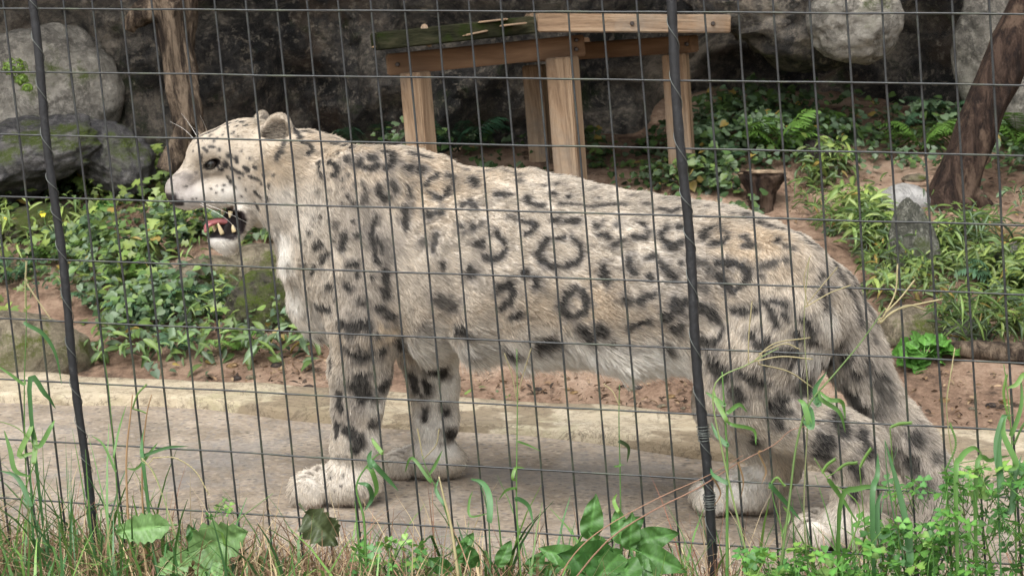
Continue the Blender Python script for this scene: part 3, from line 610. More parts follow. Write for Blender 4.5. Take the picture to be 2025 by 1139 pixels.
MIR = SP[(SP[:, 1] > .02) | (np.abs(SP[:, 1]) < .02)].copy(); MIR = MIR[(MIR[:, 2] > .30) & (SP[(SP[:, 1] > .02) | (np.abs(SP[:, 1]) < .02)][:, 0] < .42)]; MIR[:, 1] *= -1
MIR = MIR[MIR[:, 1] < -.05]
SPA = np.vstack([SP, MIR])
nz = .62 * fbm(BV * 95, 3, 2) + .40 * fbm(BV * 30, 2, 6)
_so = np.argsort(BV[:, 0]); _sv = BV[_so]; _sn = nz[_so]
def field(S, gain=1.0, soft=(1.32, .74)):
    """strongest mark at each vertex; only vertices within reach of a mark are visited"""
    out = np.zeros(NB)
    for x, y, z, r, s in S:
        R = r * (soft[0] + gain * .7); a, b = np.searchsorted(_sv[:, 0], (x - R, x + R)); q = _sv[a:b]
        m = np.flatnonzero((np.abs(q[:, 2] - z) < R) & (np.abs(q[:, 1] - y) < R)); q = q[m]
        d = np.sqrt((q[:, 0] - x) ** 2 + (q[:, 1] - y) ** 2 + (q[:, 2] - z) ** 2) / r; w = sstep(soft[0], soft[1], d + _sn[a:b][m] * gain * .5) * s; k = a + m; out[k] = np.maximum(out[k], w)
    res = np.zeros(NB); res[_so] = out; return res
DARK = field(SPA, 1.6, (1.45, .62)); SM = SPA.copy(); SM[:, 3] *= 2.3; SM[:, 4] *= np.where(SM[:, 0] > .36, .22, .85); SMUDGE = field(SM, 1.6, (1.35, .35))
fleck = sstep(.30, .62, fbm(BV * np.array([52, 52, 75]), 3, 90) + .25 * fbm(BV * 9, 2, 91)) * (BV[:, 2] > .33); DARK = np.maximum(DARK, .34 * fleck)
# the traced head spots stay crisp
def tint(T):
    S = []
    for x, y, r, s in T:
        h = surf(x, y)
        if h:
            b = Bd(h[0]); S.append((*b, r * h[1] / FPX, s))
            if b[1] > .04: S.append((b[0], -b[1], b[2], r * h[1] / FPX, s))
    return field(np.array(S), .35, (1.5, .3))
TB, TW, TG = np.clip(1.25 * tint(BUFF), 0, 1), np.clip(1.15 * tint(WHITE), 0, 1), tint(GREY)
px_, py_, dep_ = to_px(BW)
hx, hy, hb = to_head(BV)
HEADM = sstep(575, 520, hx) * (hy < 520) * (BV[:, 0] > .30)
def mixc(c, t, k): return c * (1 - t[:, None]) + np.asarray(k)[None] * t[:, None]
COLR = np.tile(np.array([.56, .495, .41]), (NB, 1)) * (1 + .10 * fbm(BV * 22, 3, 12))[:, None]
COLR = mixc(COLR, TB * .8, (.54, .425, .295)); COLR = mixc(COLR, TG * .85, (.36, .32, .28)); COLR = mixc(COLR, TW * .9, (.88, .85, .79))
under = sstep(-.25, -.85, VN[:, 2]) * (BV[:, 2] > .2); COLR = mixc(COLR, under * .8, (.88, .85, .79))
COLR = mixc(COLR, HEADM * sstep(375, 335, hy) * .6, (.42, .345, .25)); COLR = mixc(COLR, SMUDGE, (.27, .24, .21)); muz = sstep(420, 370, hx) * sstep(325, 345, hy) * sstep(415, 395, hy) * (BV[:, 0] > .5); COLR = mixc(COLR, muz * .75, (.31, .27, .245)); COLR *= (1 - .10 * HEADM * np.clip(fbm(BV * 90, 3, 77), -1, 1))[:, None]
COLR = mixc(COLR, DARK, (.022, .020, .019))
for ga, gb_ in GROOVES:
    d_ = gb_ - ga; h_ = np.clip(((BV - ga) @ d_) / (d_ @ d_), 0, 1); COLR = mixc(COLR, .7 * sstep(.015, .008, np.linalg.norm(BV - ga - h_[:, None] * d_, axis=1)), (.10, .08, .06))  # gaps between the toes darkened in the coat colour as crease shade
# dirt on the soles
sole = sstep(.018, .006, BV[:, 2] + TILT * BW[:, 0]); COLR = mixc(COLR, sole * .7, (.16, .10, .06))
SKIN = COLR * .75
# face details: eye rims, lips, mouth lining with its shade, nose leather, inner ears
def bl(c, r, k, t, hard=.6):
    d = np.linalg.norm(BV - c, axis=1) / r; w = sstep(1.0, hard, d) * t
    global COLR, SKIN; COLR = mixc(COLR, w, k); SKIN = mixc(SKIN, w, k); return w
BALD = np.zeros(NB)
for e, es in zip(EYES, (1, -1)):
    q = (BV - e) / HU; qa = q @ ef; qb = q @ hs; qc = q @ eu; de = np.sqrt((qa / 19) ** 2 + (qb / 17) ** 2 + (qc / 10.5) ** 2); w = sstep(1.12, .92, de); COLR = mixc(COLR, w, (.02, .017, .016)); SKIN = mixc(SKIN, w, (.02, .017, .016)); BALD = np.maximum(BALD, (de < 1.0) * 1.0)
    tear = sstep(1.0, .6, np.sqrt(((qa - 24) / 14) ** 2 + (qb / 20) ** 2 + ((qc + 1) / 4.0) ** 2)); COLR = mixc(COLR, tear * .8, (.06, .045, .04)); lid = sstep(1.0, .6, np.sqrt(((qa) / 24) ** 2 + (qb / 22) ** 2 + ((qc + 13) / 7) ** 2)); COLR = mixc(COLR, lid * .6, (.72, .68, .60))
mdist = poly_sd(hx, hy, MW); inm = (mdist < 3.0) * (np.abs(hb) < 60) * (BV[:, 0] > .5) * (hx > 385)
wm = inm * 1.0; SKIN = mixc(SKIN, wm, (.010, .006, .0065)); COLR = mixc(COLR, wm, (.010, .006, .0065)); BALD = np.maximum(BALD, wm)  # shade of the open mouth painted into skin and coat colour
lip = sstep(7, 3, np.abs(mdist)) * (hx > 395) * (np.abs(hb) < 60) * (BV[:, 0] > .5) * (hy > 408) * (1 - wm); SKIN = mixc(SKIN, lip * .8, (.06, .04, .04)); COLR = mixc(COLR, lip * .7, (.08, .055, .05))
nosew = sstep(354, 349, hx) * sstep(374, 379, hy) * sstep(405, 400, hy) * (BV[:, 0] > .5); nosew = np.maximum(nosew, sstep(364, 360, hx) * sstep(386, 390, hy) * sstep(402, 399, hy) * (BV[:, 0] > .5)); SKIN = mixc(SKIN, nosew, (.016, .011, .011)); COLR = mixc(COLR, nosew, (.016, .011, .011)); BALD = np.maximum(BALD, nosew)
for s_ in (1, -1): bl(Hp(349, 392, 14 * s_), 6.5 * HU, (.012, .009, .009), 1.0)
chinl = sstep(14, 4, np.linalg.norm(np.stack([hx - 424, hy - 462], 1), axis=1)) * (BV[:, 0] > .5); COLR = mixc(COLR, chinl * .4, (.10, .085, .08))
# hair length (m)
LEN = np.full(NB, .0165)
LEN = LEN + .013 * np.clip(TW, 0, 1) * (BV[:, 2] > .28) * (BV[:, 0] < .45) + .014 * under
zrel = BV[:, 2] + TILT * BW[:, 0]
LEN = np.where(zrel < .28, .0125 + .006 * sstep(.20, .30, zrel), LEN)
LEN = np.where(zrel < .075, .0115, LEN)
tailm = sstep(-.50, -.56, BV[:, 0]) * (np.abs(BV[:, 1]) < .09) * (px_ > 1640)
LEN = np.maximum(LEN, .024 * tailm)
LEN = LEN * (1 - HEADM) + HEADM * (.0065 + .013 * sstep(440, 540, hx) + .010 * sstep(440, 480, hy) * sstep(415, 440, hx))
earm = np.zeros(NB); INN = np.zeros(NB)
for s_ in (1, -1):
    n2 = .62 * hf + .70 * s_ * hs + .1 * UPV; n2 /= np.linalg.norm(n2); q = BV - (Hp(531, 273, 66 * s_) + n2 * 3 * HU); inn = sstep(36, 26, np.linalg.norm(q / HU, axis=1)) * ((q @ n2) < 11 * HU) * (VN @ n2 > .2) * (hy < 310); COLR = mixc(COLR, inn * .85, (.17, .145, .115)); SKIN = mixc(SKIN, inn * .9, (.08, .06, .05)); INN = np.maximum(INN, inn); rim = sstep(52, 40, np.linalg.norm(q / HU, axis=1)) * sstep(.35, .0, np.abs(VN @ n2 + .05)) * (hy < 300) * (q @ n2 < 12 * HU) * (VN[:, 2] > -.2); COLR = mixc(COLR, rim * .7, (.06, .052, .047)); bk = sstep(50, 40, np.linalg.norm(q / HU, axis=1)) * (VN @ n2 < -.25) * (hy < 300); COLR = mixc(COLR, bk * .85, (.05, .043, .04))
for s_ in (1, -1): earm = np.maximum(earm, sstep(60, 45, np.linalg.norm((BV - Hp(531, 273, 66 * s_)) / HU, axis=1)) * (hy < 312))
LEN = LEN * (1 - .55 * earm) + .012 * INN
LEN = LEN * (1 - BALD) 
# combing direction from the parts of the body
fl = np.zeros((NB, 3)); ws = np.zeros(NB)
for f, v in FLOW:
    d = f(BV); w = np.exp(-np.maximum(d, 0) / .012); v = v / np.linalg.norm(v); fl += w[:, None] * v; ws += w
fl /= ws[:, None] + 1e-9
for _ in range(8): fl = .5 * fl + .5 * lap(fl)
fl = fl - VN * (fl * VN).sum(1)[:, None]; fl /= np.linalg.norm(fl, axis=1)[:, None] + 1e-6

n = NT('leopard_skin'); a = n.new('ShaderNodeAttribute', attribute_name='col'); n.color(a.outputs['Color']); n.set(Roughness=.6, Specular=.3); n.bump(n.noise(260, 3, .6), .3, .002); SKINM = n.m
LROOT = Wd(np.array([0, 0, 0.0])); LROOT[2] = -TILT * LROOT[0]
leo = mesh_obj('snow_leopard', BW - LROOT, BF, SKINM, None, True, SKIN); leo.location = LROOT
tag(leo, 'snow leopard with pale spotted fur standing sideways with open mouth behind the wire fence', 'leopard')

# ------------------------------------------------------------------ fur
NH = 430000
tri = np.concatenate([BF[:, [0, 1, 2]], BF[:, [0, 2, 3]]]); A = np.linalg.norm(np.cross(BV[tri[:, 1]] - BV[tri[:, 0]], BV[tri[:, 2]] - BV[tri[:, 0]]), axis=1)
dens = (1 + 1.6 * HEADM)[tri].mean(1) * (LEN[tri].mean(1) > .002)
p = A * dens; ti = RNG.choice(len(tri), NH, p=p / p.sum()); r1 = np.sqrt(RNG.random(NH)); r2 = RNG.random(NH); bc = np.stack([1 - r1, r1 * (1 - r2), r1 * r2], 1)
def ip(Ar): return (Ar[tri[ti]] * (bc if Ar.ndim == 1 else bc[:, :, None])).sum(1)
root = ip(BV); nor = ip(VN); nor /= np.linalg.norm(nor, axis=1)[:, None]; flo = ip(fl); ln = ip(LEN); hc = None; hm_ = ip(HEADM);  tw = ip(TW)
zr = ip(zrel)
J = lambda k, s: np.stack([fbm(root * k + 31 * a, 2, s + a) for a in range(3)], 1)
direction = flo + .22 * J(14, 40) + .24 * J(45, 50) * (1 - .6 * hm_)[:, None] + RNG.normal(0, .15, (NH, 3))
direction -= nor * (direction * nor).sum(1)[:, None]
lift = np.clip(.62 + .25 * fbm(root * 30, 2, 60) + RNG.normal(0, .12, NH), .34, 1.2) * (1 - .2 * hm_)
direction = direction + nor * lift[:, None]; direction /= np.linalg.norm(direction, axis=1)[:, None]
ln = ln * (.72 + .5 * RNG.random(NH)) * (1 + .25 * fbm(root * 40, 2, 70))
tip = root + direction * ln[:, None]
# each hair takes the colour of the coat where its visible outer part lies
kv = KDTree(NB)
for q_, p_ in enumerate(BV): kv.insert(p_, q_)
kv.balance(); tang = direction - nor * (direction * nor).sum(1)[:, None]; look = root + tang * (ln * .6)[:, None]; vi = np.array([kv.find(p_)[1] for p_ in look]); hc = COLR[vi].copy(); dk = DARK[vi]
# clumps
NG = 26000; gi = RNG.choice(NH, NG, replace=False); kd = KDTree(NG)
for q, g in enumerate(gi): kd.insert(root[g], q)
kd.balance(); gv = np.array([kd.find(p_)[1] for p_ in BV]); own = gi[gv[tri[ti, 0]]]
far = np.linalg.norm(root - root[own], axis=1); pull = (.05 + .35 * RNG.random(NH)) * (far < .010) * (1 - .5 * hm_)
NP = 4
tt = np.linspace(0, 1, NP)
PTS = np.zeros((NH, NP, 3), np.float32)
for i, t in enumerate(tt):
    q = root - nor * .002 + (direction * (.55 + .45 * t) + nor * .30 * (1 - t)[..., None] if False else direction) * (ln * t)[:, None]
    q = q - nor * (ln * .12 * t * t)[:, None] - UPV * (ln * (.03 + 3.0 * ln) * t * t)[:, None]
    go = tip[own] if True else None
    q = q + (go - tip) * (pull * t ** 1.6)[:, None]
    PTS[:, i] = q
zmin = -TILT * (PTS @ MB_[:, 0] + PB[0]) + .003
PTS[:, :, 2] = np.maximum(PTS[:, :, 2], zmin)
rad = (.00032 + .00014 * RNG.random(NH))[:, None] * np.array([1.0, .95, .75, .22])[None] * (1 - .28 * hm_)[:, None]
hcur = bpy.data.hair_curves.new('fur'); hcur.add_curves([NP] * NH)
hcur.points.foreach_set('position', (Wd(PTS.reshape(-1, 3)) - LROOT).astype(np.float32).ravel()); hcur.points.foreach_set('radius', rad.astype(np.float32).ravel())
v = (.70 + .55 * RNG.random(NH)); gray = RNG.random(NH) < .16 * (1 - tw); v = np.where(gray & (dk < .3), v * .55, v)
ih = (ip(INN) > .4) & (RNG.random(NH) < .45); hc[ih] = (.46, .40, .32)
hcol = np.ones((NH, 4), np.float32); hcol[:, :3] = np.clip(hc * v[:, None], 0, .95)
ca = hcur.attributes.new('hcol', 'FLOAT_COLOR', 'CURVE'); ca.data.foreach_set('color', hcol.ravel())
n = NT('fur_strands'); a = n.new('ShaderNodeAttribute', attribute_name='hcol'); hi_ = n.new('ShaderNodeHairInfo')
c = n.mix(n.math('MULTIPLY', n.rampf(hi_.outputs['Intercept'], .35, 1.0), .14), a.outputs['Color'], (.80, .73, .62))
n.color(c); n.set(Roughness=.55, Specular=.25)
tr = n.new('ShaderNodeBsdfTranslucent'); n.lk(c, tr.inputs[0]); mx = n.new('ShaderNodeMixShader'); mx.inputs[0].default_value = .3
n.lk(n.b.outputs[0], mx.inputs[1]); n.lk(tr.outputs[0], mx.inputs[2]); n.lk(mx.outputs[0], n.out.inputs[0])
hcur.materials.append(n.m)
fur = link(bpy.data.objects.new('fur', hcur), leo)

# eyes, tongue, teeth, whiskers
n = NT('leopard_eye'); n.set(Roughness=.08, Specular=.45); geo = n.coord('Object'); ln_ = n.new('ShaderNodeVectorMath', operation='NORMALIZE'); n.lk(geo, ln_.inputs[0]); sx = n.new('ShaderNodeSeparateXYZ'); n.lk(ln_.outputs[0], sx.inputs[0])
n.color(n.ramp(sx.outputs[2], [(.55, (.02, .016, .014)), (.66, (.02, .016, .014)), (.70, (.028, .03, .026)), (.86, (.045, .048, .042)), (.90, (.008, .008, .008))])); EYEM = n.m
for s_, e in zip((1, -1), EYES):
    bm = bmesh.new(); bmesh.ops.create_uvsphere(bm, u_segments=24, v_segments=16, radius=11.6 * HU); me = bpy.data.meshes.new('eye'); bm.to_mesh(me); bm.free(); me.polygons.foreach_set('use_smooth', [True] * len(me.polygons)); me.materials.append(EYEM)
    o = link(bpy.data.objects.new('eye', me), leo); o.location = Wd(e - hs * s_ * 9.0 * HU) - LROOT
    g = (.80 * hf + .60 * s_ * hs - .05 * UPV) @ MB_; o.rotation_euler = Vector(g).to_track_quat('Z', 'Y').to_euler()
def hw(*a): return Wd(Hp(*a)) - LROOT
n = NT('wet_tongue'); n.color(n.ramp(n.noise(140, 3, .6), [(.3, (.30, .09, .10)), (.7, (.48, .19, .19))])); n.set(Roughness=.25, Specular=.5, **{'Subsurface Weight': .15}); n.bump(n.noise(500, 2, .5), .5, .001); TONGUE = n.m
P = spline([hw(462, 436, 0), (hw(445, 436, 8)), hw(425, 434, 14), hw(408, 440, 17), hw(402, 455, 18)], 16); v, f = tube(P, np.array([12, 14, 15, 15.5, 15.5, 15, 15, 14.5, 14, 13.5, 13, 12.5, 11.5, 10, 7.5, 4]) * HU, 14)
c_ = P.repeat(14, 0); off = v[:len(c_)] - c_; Tn = np.gradient(P, axis=0).repeat(14, 0); Tn /= np.linalg.norm(Tn, axis=1)[:, None]; hsW = hs @ MB_
up_ = np.cross(Tn, hsW); up_ /= np.linalg.norm(up_, axis=1)[:, None]; off = off - .55 * up_ * (off * up_).sum(1)[:, None]; v[:len(c_)] = c_ + off
mesh_obj('tongue', v, f, TONGUE, leo)
n = NT('tooth_enamel'); n.color(n.ramp(n.noise(60, 2, .5), [(.3, (.62, .47, .24)), (.7, (.74, .64, .42))])); n.set(Roughness=.3); TOOTH = n.m
for s_ in (1, -1):
    for pts, rs in (([(433, 458, 24), (428, 446, 26), (424, 434, 26)], (5, 3.8, .8)), ([(455, 455, 26), (453, 448, 26), (452, 441, 26)], (5, 4, 1.2)), ([(448, 414, 30), (447, 420, 30), (446, 427, 30)], (5, 4, 1.2))):
        P = spline([hw(x, y, b * s_) for x, y, b in pts], 8); v, f = tube(P, np.interp(np.linspace(0, 2, 8), [0, 1, 2], rs) * HU, 8); mesh_obj('tooth', v, f, TOOTH, leo)
n = NT('whisker_white'); n.color((.85, .82, .76)); n.set(Roughness=.4); WHISK = n.m
for s_ in (1, -1):
    for a, b, c in (((385, 392, 36), (430, 412, 66), (475, 438, 80)), ((390, 398, 36), (425, 420, 64), (455, 452, 76)), ((392, 388, 38), (450, 400, 70), (505, 415, 92)), ((405, 286, 34), (385, 258, 60), (362, 242, 80)), ((410, 284, 36), (398, 252, 66), (384, 226, 84))):
        P = spline([hw(x, y, z * s_) for x, y, z in (a, b, c)], 14); v, f = tube(P, np.linspace(.00040, .00010, 14), 5); mesh_obj('whisker', v, f, WHISK, leo)
# ------------------------------------------------------------------ rock face behind the enclosure
n = NT('dark_rock_face'); big = n.noise(2.2, 6, .65); fine = n.noise(13, 13, .86)
c = n.ramp(n.math('ADD', n.math('MULTIPLY', big, .45), n.math('MULTIPLY', fine, .55)), [(.44, (.010, .010, .010)), (.485, (.05, .046, .042)), (.53, (.125, .11, .09)), (.585, (.32, .275, .22))])
c = n.mix(n.math('MULTIPLY', n.rampf(n.noise(3.3, 6, .7), .54, .61), .35), c, (.17, .12, .08))
c = n.mix(n.math('MULTIPLY', n.rampf(n.noise(5.1, 7, .75), .56, .64), .6), c, (.030, .052, .012))
c = n.mix(n.math('MULTIPLY', n.rampf(n.noise(30, 6, .8), .55, .59), .55), c, (.36, .31, .24))
n.color(c); n.set(Roughness=.62, Specular=.35); b = n.bump(n.noise(7, 9, .78, dist=.8), 1.0, .10); b = n.bump(n.noise(34, 8, .75), 1.0, .03, b); n.bump(n.noise(120, 5, .7), .7, .008, b)
FACE = n.m
wx = np.arange(-4.6, 4.61, .03); wz = np.arange(.0, 3.0, .03); X, Z = np.meshgrid(wx, wz)
P3 = np.stack([X, Z, 0 * X], -1)
ridge = 1 - np.abs(fbm(P3 * 1.3 + 5, 4, 21)); blocks = np.floor(2.2 * (X * .9 + .5 * Z + .6 * fbm(P3 * .9, 2, 22))) * .11
Yw = 6.48 - .18 * ridge + .12 * fbm(P3 * 3.1, 4, 23) + .07 * fbm(P3 * 8, 4, 24) - .9 * sstep(1.1, 2.4, Z) + .1 * np.sin(blocks * 41) * .6  # unseen upper wall leans forward, shaped to block sky light from the back
Yw = Yw - .35 * np.exp(-((X + 2.0) / .5) ** 2) + .35 * np.exp(-((X - 1.25) / .55) ** 2) * sstep(1.0, .7, Z)
i3 = np.arange(X.size).reshape(X.shape); WF = np.stack([i3[:-1, :-1], i3[:-1, 1:], i3[1:, 1:], i3[1:, :-1]], -1).reshape(-1, 4)
tag(mesh_obj('rock_face', np.stack([X, Yw, Z], -1).reshape(-1, 3), WF, FACE), 'dark mottled rock face closing the back of the enclosure', 'rock face', kind='structure')

# ------------------------------------------------------------------ boulders and stones
R_PALE = rock_material('pale_grey_rock', (.16, .15, .13), (.33, .305, .26), (.50, .465, .40), .12, .75, 4.0, .25)
R_DARK = rock_material('dark_slate_rock', (.045, .045, .05), (.125, .12, .12), (.26, .245, .235), .4, .6, 6.0, .2)
R_MOSS = rock_material('mossy_rock', (.05, .045, .035), (.13, .115, .08), (.24, .215, .15), .75, .85, 6.0, .1)
R_TAN = rock_material('tan_stone', (.15, .125, .085), (.28, .235, .16), (.40, .345, .25), .28, .85, 5.0, .15, (.10, .12, .02))
R_LICH = rock_material('lichened_stone', (.06, .062, .05), (.16, .16, .125), (.30, .295, .25), .25, .8, 9.0, .5)
R_WHITE = rock_material('white_cobble', (.46, .44, .41), (.64, .62, .59), (.78, .76, .73), 0, .7, 8.0, .1)
R_RED = rock_material('brown_stone', (.03, .022, .02), (.065, .05, .045), (.12, .095, .08), 0, .8, 8.0, .1)
R_OCHRE = rock_material('ochre_stone', (.2, .12, .05), (.36, .22, .09), (.48, .32, .16), 0, .8, 9.0, .1)
ICO = {}
for s_ in (3, 5):
    _bm = bmesh.new(); bmesh.ops.create_icosphere(_bm, subdivisions=s_, radius=1.0); ICO[s_] = (np.array([v.co[:] for v in _bm.verts]), [[v.index for v in f.verts] for f in _bm.faces]); _bm.free()
def boulder(name, center, radii, material, label, cat='rock', seed=1, facets=14, round_=.5, rough=.10, yaw=0.0, tilt=0.0, taper=0.0, group=None, sub=None):
    ICO_V, ICO_F = ICO[sub or 5]; rs = np.random.default_rng(seed); pn = rs.normal(size=(facets, 3)); pn /= np.linalg.norm(pn, axis=1)[:, None]; pd = .72 + .28 * rs.random(facets)
    d = ICO_V @ pn.T; r = np.where(d > .05, pd[None] / np.maximum(d, .05), 9.); k = 14.0
    r = -np.log(np.exp(-k * np.minimum(r, 1.6)).sum(1) + np.exp(-k * 1.05)) / k
    r = r * (1 - round_) + round_ + rough * fbm(ICO_V * 1.7 + seed * 3.1, 4, seed) + rough * .5 * fbm(ICO_V * 6 + seed, 4, seed + 5) - rough * .9 * np.maximum(0, .35 - np.abs(fbm(ICO_V * 2.3 + seed, 3, seed + 9)))
    V = ICO_V * r[:, None]
    if taper: V[:, :2] *= (1 - taper * np.clip((V[:, 2] + 1) / 2, 0, 1.1))[:, None]
    V = V * np.asarray(radii)
    cy, sy, ct, st = math.cos(yaw), math.sin(yaw), math.cos(tilt), math.sin(tilt)
    V = V @ np.array([[ct, 0, -st], [0, 1, 0], [st, 0, ct]]).T @ np.array([[cy, -sy, 0], [sy, cy, 0], [0, 0, 1]]).T
    o = mesh_obj(name, V, ICO_F, material); o.location = center
    return tag(o, label, cat, group)
def stone_px(name, x0, y0, x1, y1, material, label, depth=None, thick=1.0, sink=.25, **kw):
    """a stone whose outline spans this part of the photograph; its depth is where its foot meets the ground"""
    if depth is None: depth = float((ground_hit((x0 + x1) / 2, y1 - (y1 - y0) * .12) - [0, 0, ZC]) @ CF)
    m = depth / FPX; w = (x1 - x0) * m / 2; h = (y1 - y0) * m / 2
    c = at((x0 + x1) / 2, (y0 + y1) / 2 + sink * (y1 - y0) * .5, depth + w * thick * .6)
    return boulder(name, c, (w * 1.03, w * thick, h * (1 + sink * .5)), material, label, **kw)
stone_px('boulder', -110, 30, 232, 330, R_PALE, 'large pale grey boulder with a broken lower edge beside the dead tree', depth=6.0, thick=.8, sink=.1, seed=4, facets=9, round_=.12, rough=.07, tilt=.35)
stone_px('boulder', -150, 228, 215, 372, R_DARK, 'dark bluish slate rock below the pale boulder', depth=5.75, thick=.7, seed=9, facets=11, round_=.15, rough=.12, tilt=.15)
stone_px('boulder', 150, 215, 300, 372, R_DARK, 'narrow dark rock leaning between the slate rock and dead tree', depth=5.85, thick=.8, seed=12, facets=10, round_=.3, rough=.12, tilt=.5)
stone_px('boulder', 1340, -170, 1800, 138, FACE, 'huge dark rock overhanging the ferns', depth=5.85, thick=.9, sink=-.0, seed=23, facets=12, round_=.15, rough=.10)
stone_px('boulder', 1592, -60, 1778, 132, R_PALE, 'pale grey nose of rock jutting from the dark overhang', depth=5.75, thick=.9, sink=-.0, seed=31, facets=8, round_=.1, rough=.08, tilt=-.3)
stone_px('boulder', 1888, -60, 2080, 205, R_PALE, 'tall pale boulder behind the leaning trunk', depth=6.1, thick=.8, seed=17, facets=8, round_=.12, rough=.06)
stone_px('boulder', 1985, 120, 2120, 250, R_PALE, 'lower pale rock right of the leaning trunk foot', depth=6.0, thick=.8, seed=19, facets=9, round_=.4, rough=.08)
stone_px('boulder', 2080, 40, 2420, 330, R_DARK, 'dark boulder at the end of the fern bank', depth=6.1, thick=.8, seed=20, rough=.1)
stone_px('stone', -30, 398, 172, 475, R_MOSS, 'dark mossy stone with small yellow flowers on the ivy bank', seed=41, rough=.09)
stone_px('stone', 190, 466, 335, 545, R_MOSS, 'moss topped stone lying among the ivy', seed=43, rough=.09)
stone_px('stone', 330, 497, 500, 590, R_TAN, 'flat tan stone set into the ivy bank', seed=44, rough=.07, thick=.8)
stone_px('stone', 420, 476, 640, 560, R_TAN, 'long low greenish tan stone behind the chest of the leopard', seed=45, rough=.06, thick=.7)
stone_px('stone', 446, 528, 600, 665, R_MOSS, 'round boulder thick with bright green moss beside the foreleg', seed=46, rough=.09, thick=.8, round_=.6)
stone_px('stone', -120, 588, 178, 785, R_TAN, 'large sandy stone with yellow green stain beside the kerb', seed=47, rough=.05, thick=.6, round_=.55, sink=.3)
stone_px('standing_stone', 1725, 378, 1878, 560, R_LICH, 'pointed lichen covered standing stone in the grass', seed=52, facets=9, round_=.25, rough=.06, taper=.55, thick=.6)
stone_px('stone', 1736, 358, 1840, 428, R_WHITE, 'smooth white cobble on bare soil behind the pointed stone', seed=53, round_=.85, rough=.03, thick=.8)
stone_px('stone', 1782, 342, 1838, 360, R_TAN, 'small flat tan stone behind the white cobble', seed=54, round_=.6, rough=.05)
stone_px('stone', 1708, 408, 1742, 428, R_OCHRE, 'little ochre stone leaning against the white cobble', seed=55, rough=.06)
stone_px('stone', 1942, 470, 2090, 560, R_LICH, 'dark mossy stone half hidden in ferns', seed=56, rough=.06, round_=.6)
stone_px('stone', 1728, 596, 1868, 690, R_TAN, 'tan stone above the broad leaved rosette plant', seed=57, rough=.06, round_=.6)
stone_px('stone', 1582, 262, 1652, 328, R_RED, 'dark reddish stone between two ferns', seed=58, rough=.06)
stone_px('stone', 1850, 625, 1960, 680, R_LICH, 'low grey green stone in the grass beside the tan stone', seed=59, rough=.07)
rs = np.random.default_rng(5)
for i in range(26):        # small pebbles and clods on the bare soil
    x, y = (rs.uniform(930, 1400), rs.uniform(770, 815)) if i < 12 else ((rs.uniform(1820, 2020), rs.uniform(770, 850)) if i < 18 else (rs.uniform(420, 620), rs.uniform(700, 770)))
    w = rs.uniform(6, 13); stone_px('pebble', x - w, y - w * .9, x + w, y, [R_TAN, R_RED, R_OCHRE][i % 3], ['small pebble on the bare soil behind the kerb under the belly', 'small pebble on the bare soil right of the tail', 'small pebble on the soil below the ivy bank'][0 if i < 12 else 1 if i < 18 else 2], cat='pebble', sub=3, seed=80 + i, group=['pebbles under the belly', 'pebbles right of the tail', 'pebbles below the ivy'][0 if i < 12 else 1 if i < 18 else 2])

# ------------------------------------------------------------------ dead trunk, leaning trunk, stump, fallen logs
def bark(name, dark, mid, light, patch, st=(1, 1, .16), sc=30):
    n = NT(name); f = n.noise(sc, 11, .8, stretch=st, dist=.6); c = n.ramp(f, [(.42, dark), (.5, mid), (.59, light)])
    c = n.mix(n.math('MULTIPLY', n.rampf(n.noise(9, 5, .7, stretch=(1, 1, .5)), .55, .62), .7), c, patch); n.color(c); n.set(Roughness=.85, Specular=.2)
    b = n.bump(f, 1.0, .03); n.bump(n.noise(120, 5, .7), .5, .004, b); return n.m
B_DEAD = bark('rotten_bark', (.028, .02, .015), (.11, .08, .056), (.27, .205, .145), (.035, .025, .018))
B_DARK = bark('dark_red_bark', (.016, .010, .008), (.045, .027, .019), (.09, .058, .042), (.17, .115, .08))
B_LOG = bark('pale_dead_wood', (.20, .13, .07), (.36, .25, .13), (.50, .38, .22), (.24, .16, .09), (.2, 1, 1))
n = NT('cut_wood_top'); n.color(n.ramp(n.noise(30, 6, .7), [(.35, (.10, .065, .04)), (.6, (.30, .22, .14))])); n.set(Roughness=.9); n.bump(n.noise(40, 6, .7), .8, .01); CUT = n.m
def trunk(pts, depth, seed, seg=26, n=44, ridge=.10, ground=True):
    P = spline([at(x, y, depth + (p[0] if p else 0)) for x, y, r, *p in pts], n); R = np.interp(np.linspace(0, len(pts) - 1, n), range(len(pts)), [p[2] * depth / FPX for p in pts])
    v, f = tube(P, R, seg); m = n * seg; c_ = P.repeat(seg, 0); off = v[:m] - c_
    th = np.tile(np.arange(seg) * 2 * math.pi / seg, n); al = np.repeat(np.arange(n), seg) / n
    q = np.stack([np.cos(th) * 2.2, np.sin(th) * 2.2, al * 5], 1)
    v[:m] = c_ + off * (1 + ridge * fbm(q, 3, seed) + ridge * 1.2 * fbm(q * np.array([3, 3, 1.2]), 3, seed + 3))[:, None]; return v, f
def trunk_obj(name, base, mat, parts, label, cat):
    e = empty(name, base, label, cat)
    for nm, (v, f), mt in parts: mesh_obj(nm, v - np.array(base), f, mt, e)
    return e
gb = ground_hit(392, 335); dd = 5.85
trunk_obj('dead_tree', gb, B_DEAD, [('trunk', trunk([(325, -260, 50), (338, -60, 48), (348, 30, 40), (354, 100, 30), (362, 170, 29), (372, 240, 29), (386, 310, 36), (396, 380, 48)], dd, 3, 40, 70, .2), B_DEAD),
    ('branch_stub', trunk([(352, 30, 34), (318, 18, 30), (285, 26, 24), (262, 44, 17), (254, 62, 10)], dd - .03, 5, 18, 26, .14), B_DEAD), ('root', trunk([(372, 240, 20), (352, 290, 20), (332, 340, 24)], dd - .05, 8, 14, 20, .12), B_DEAD)],
    'rotten brown dead tree trunk with a hooked branch stub behind the head of the leopard', 'tree')
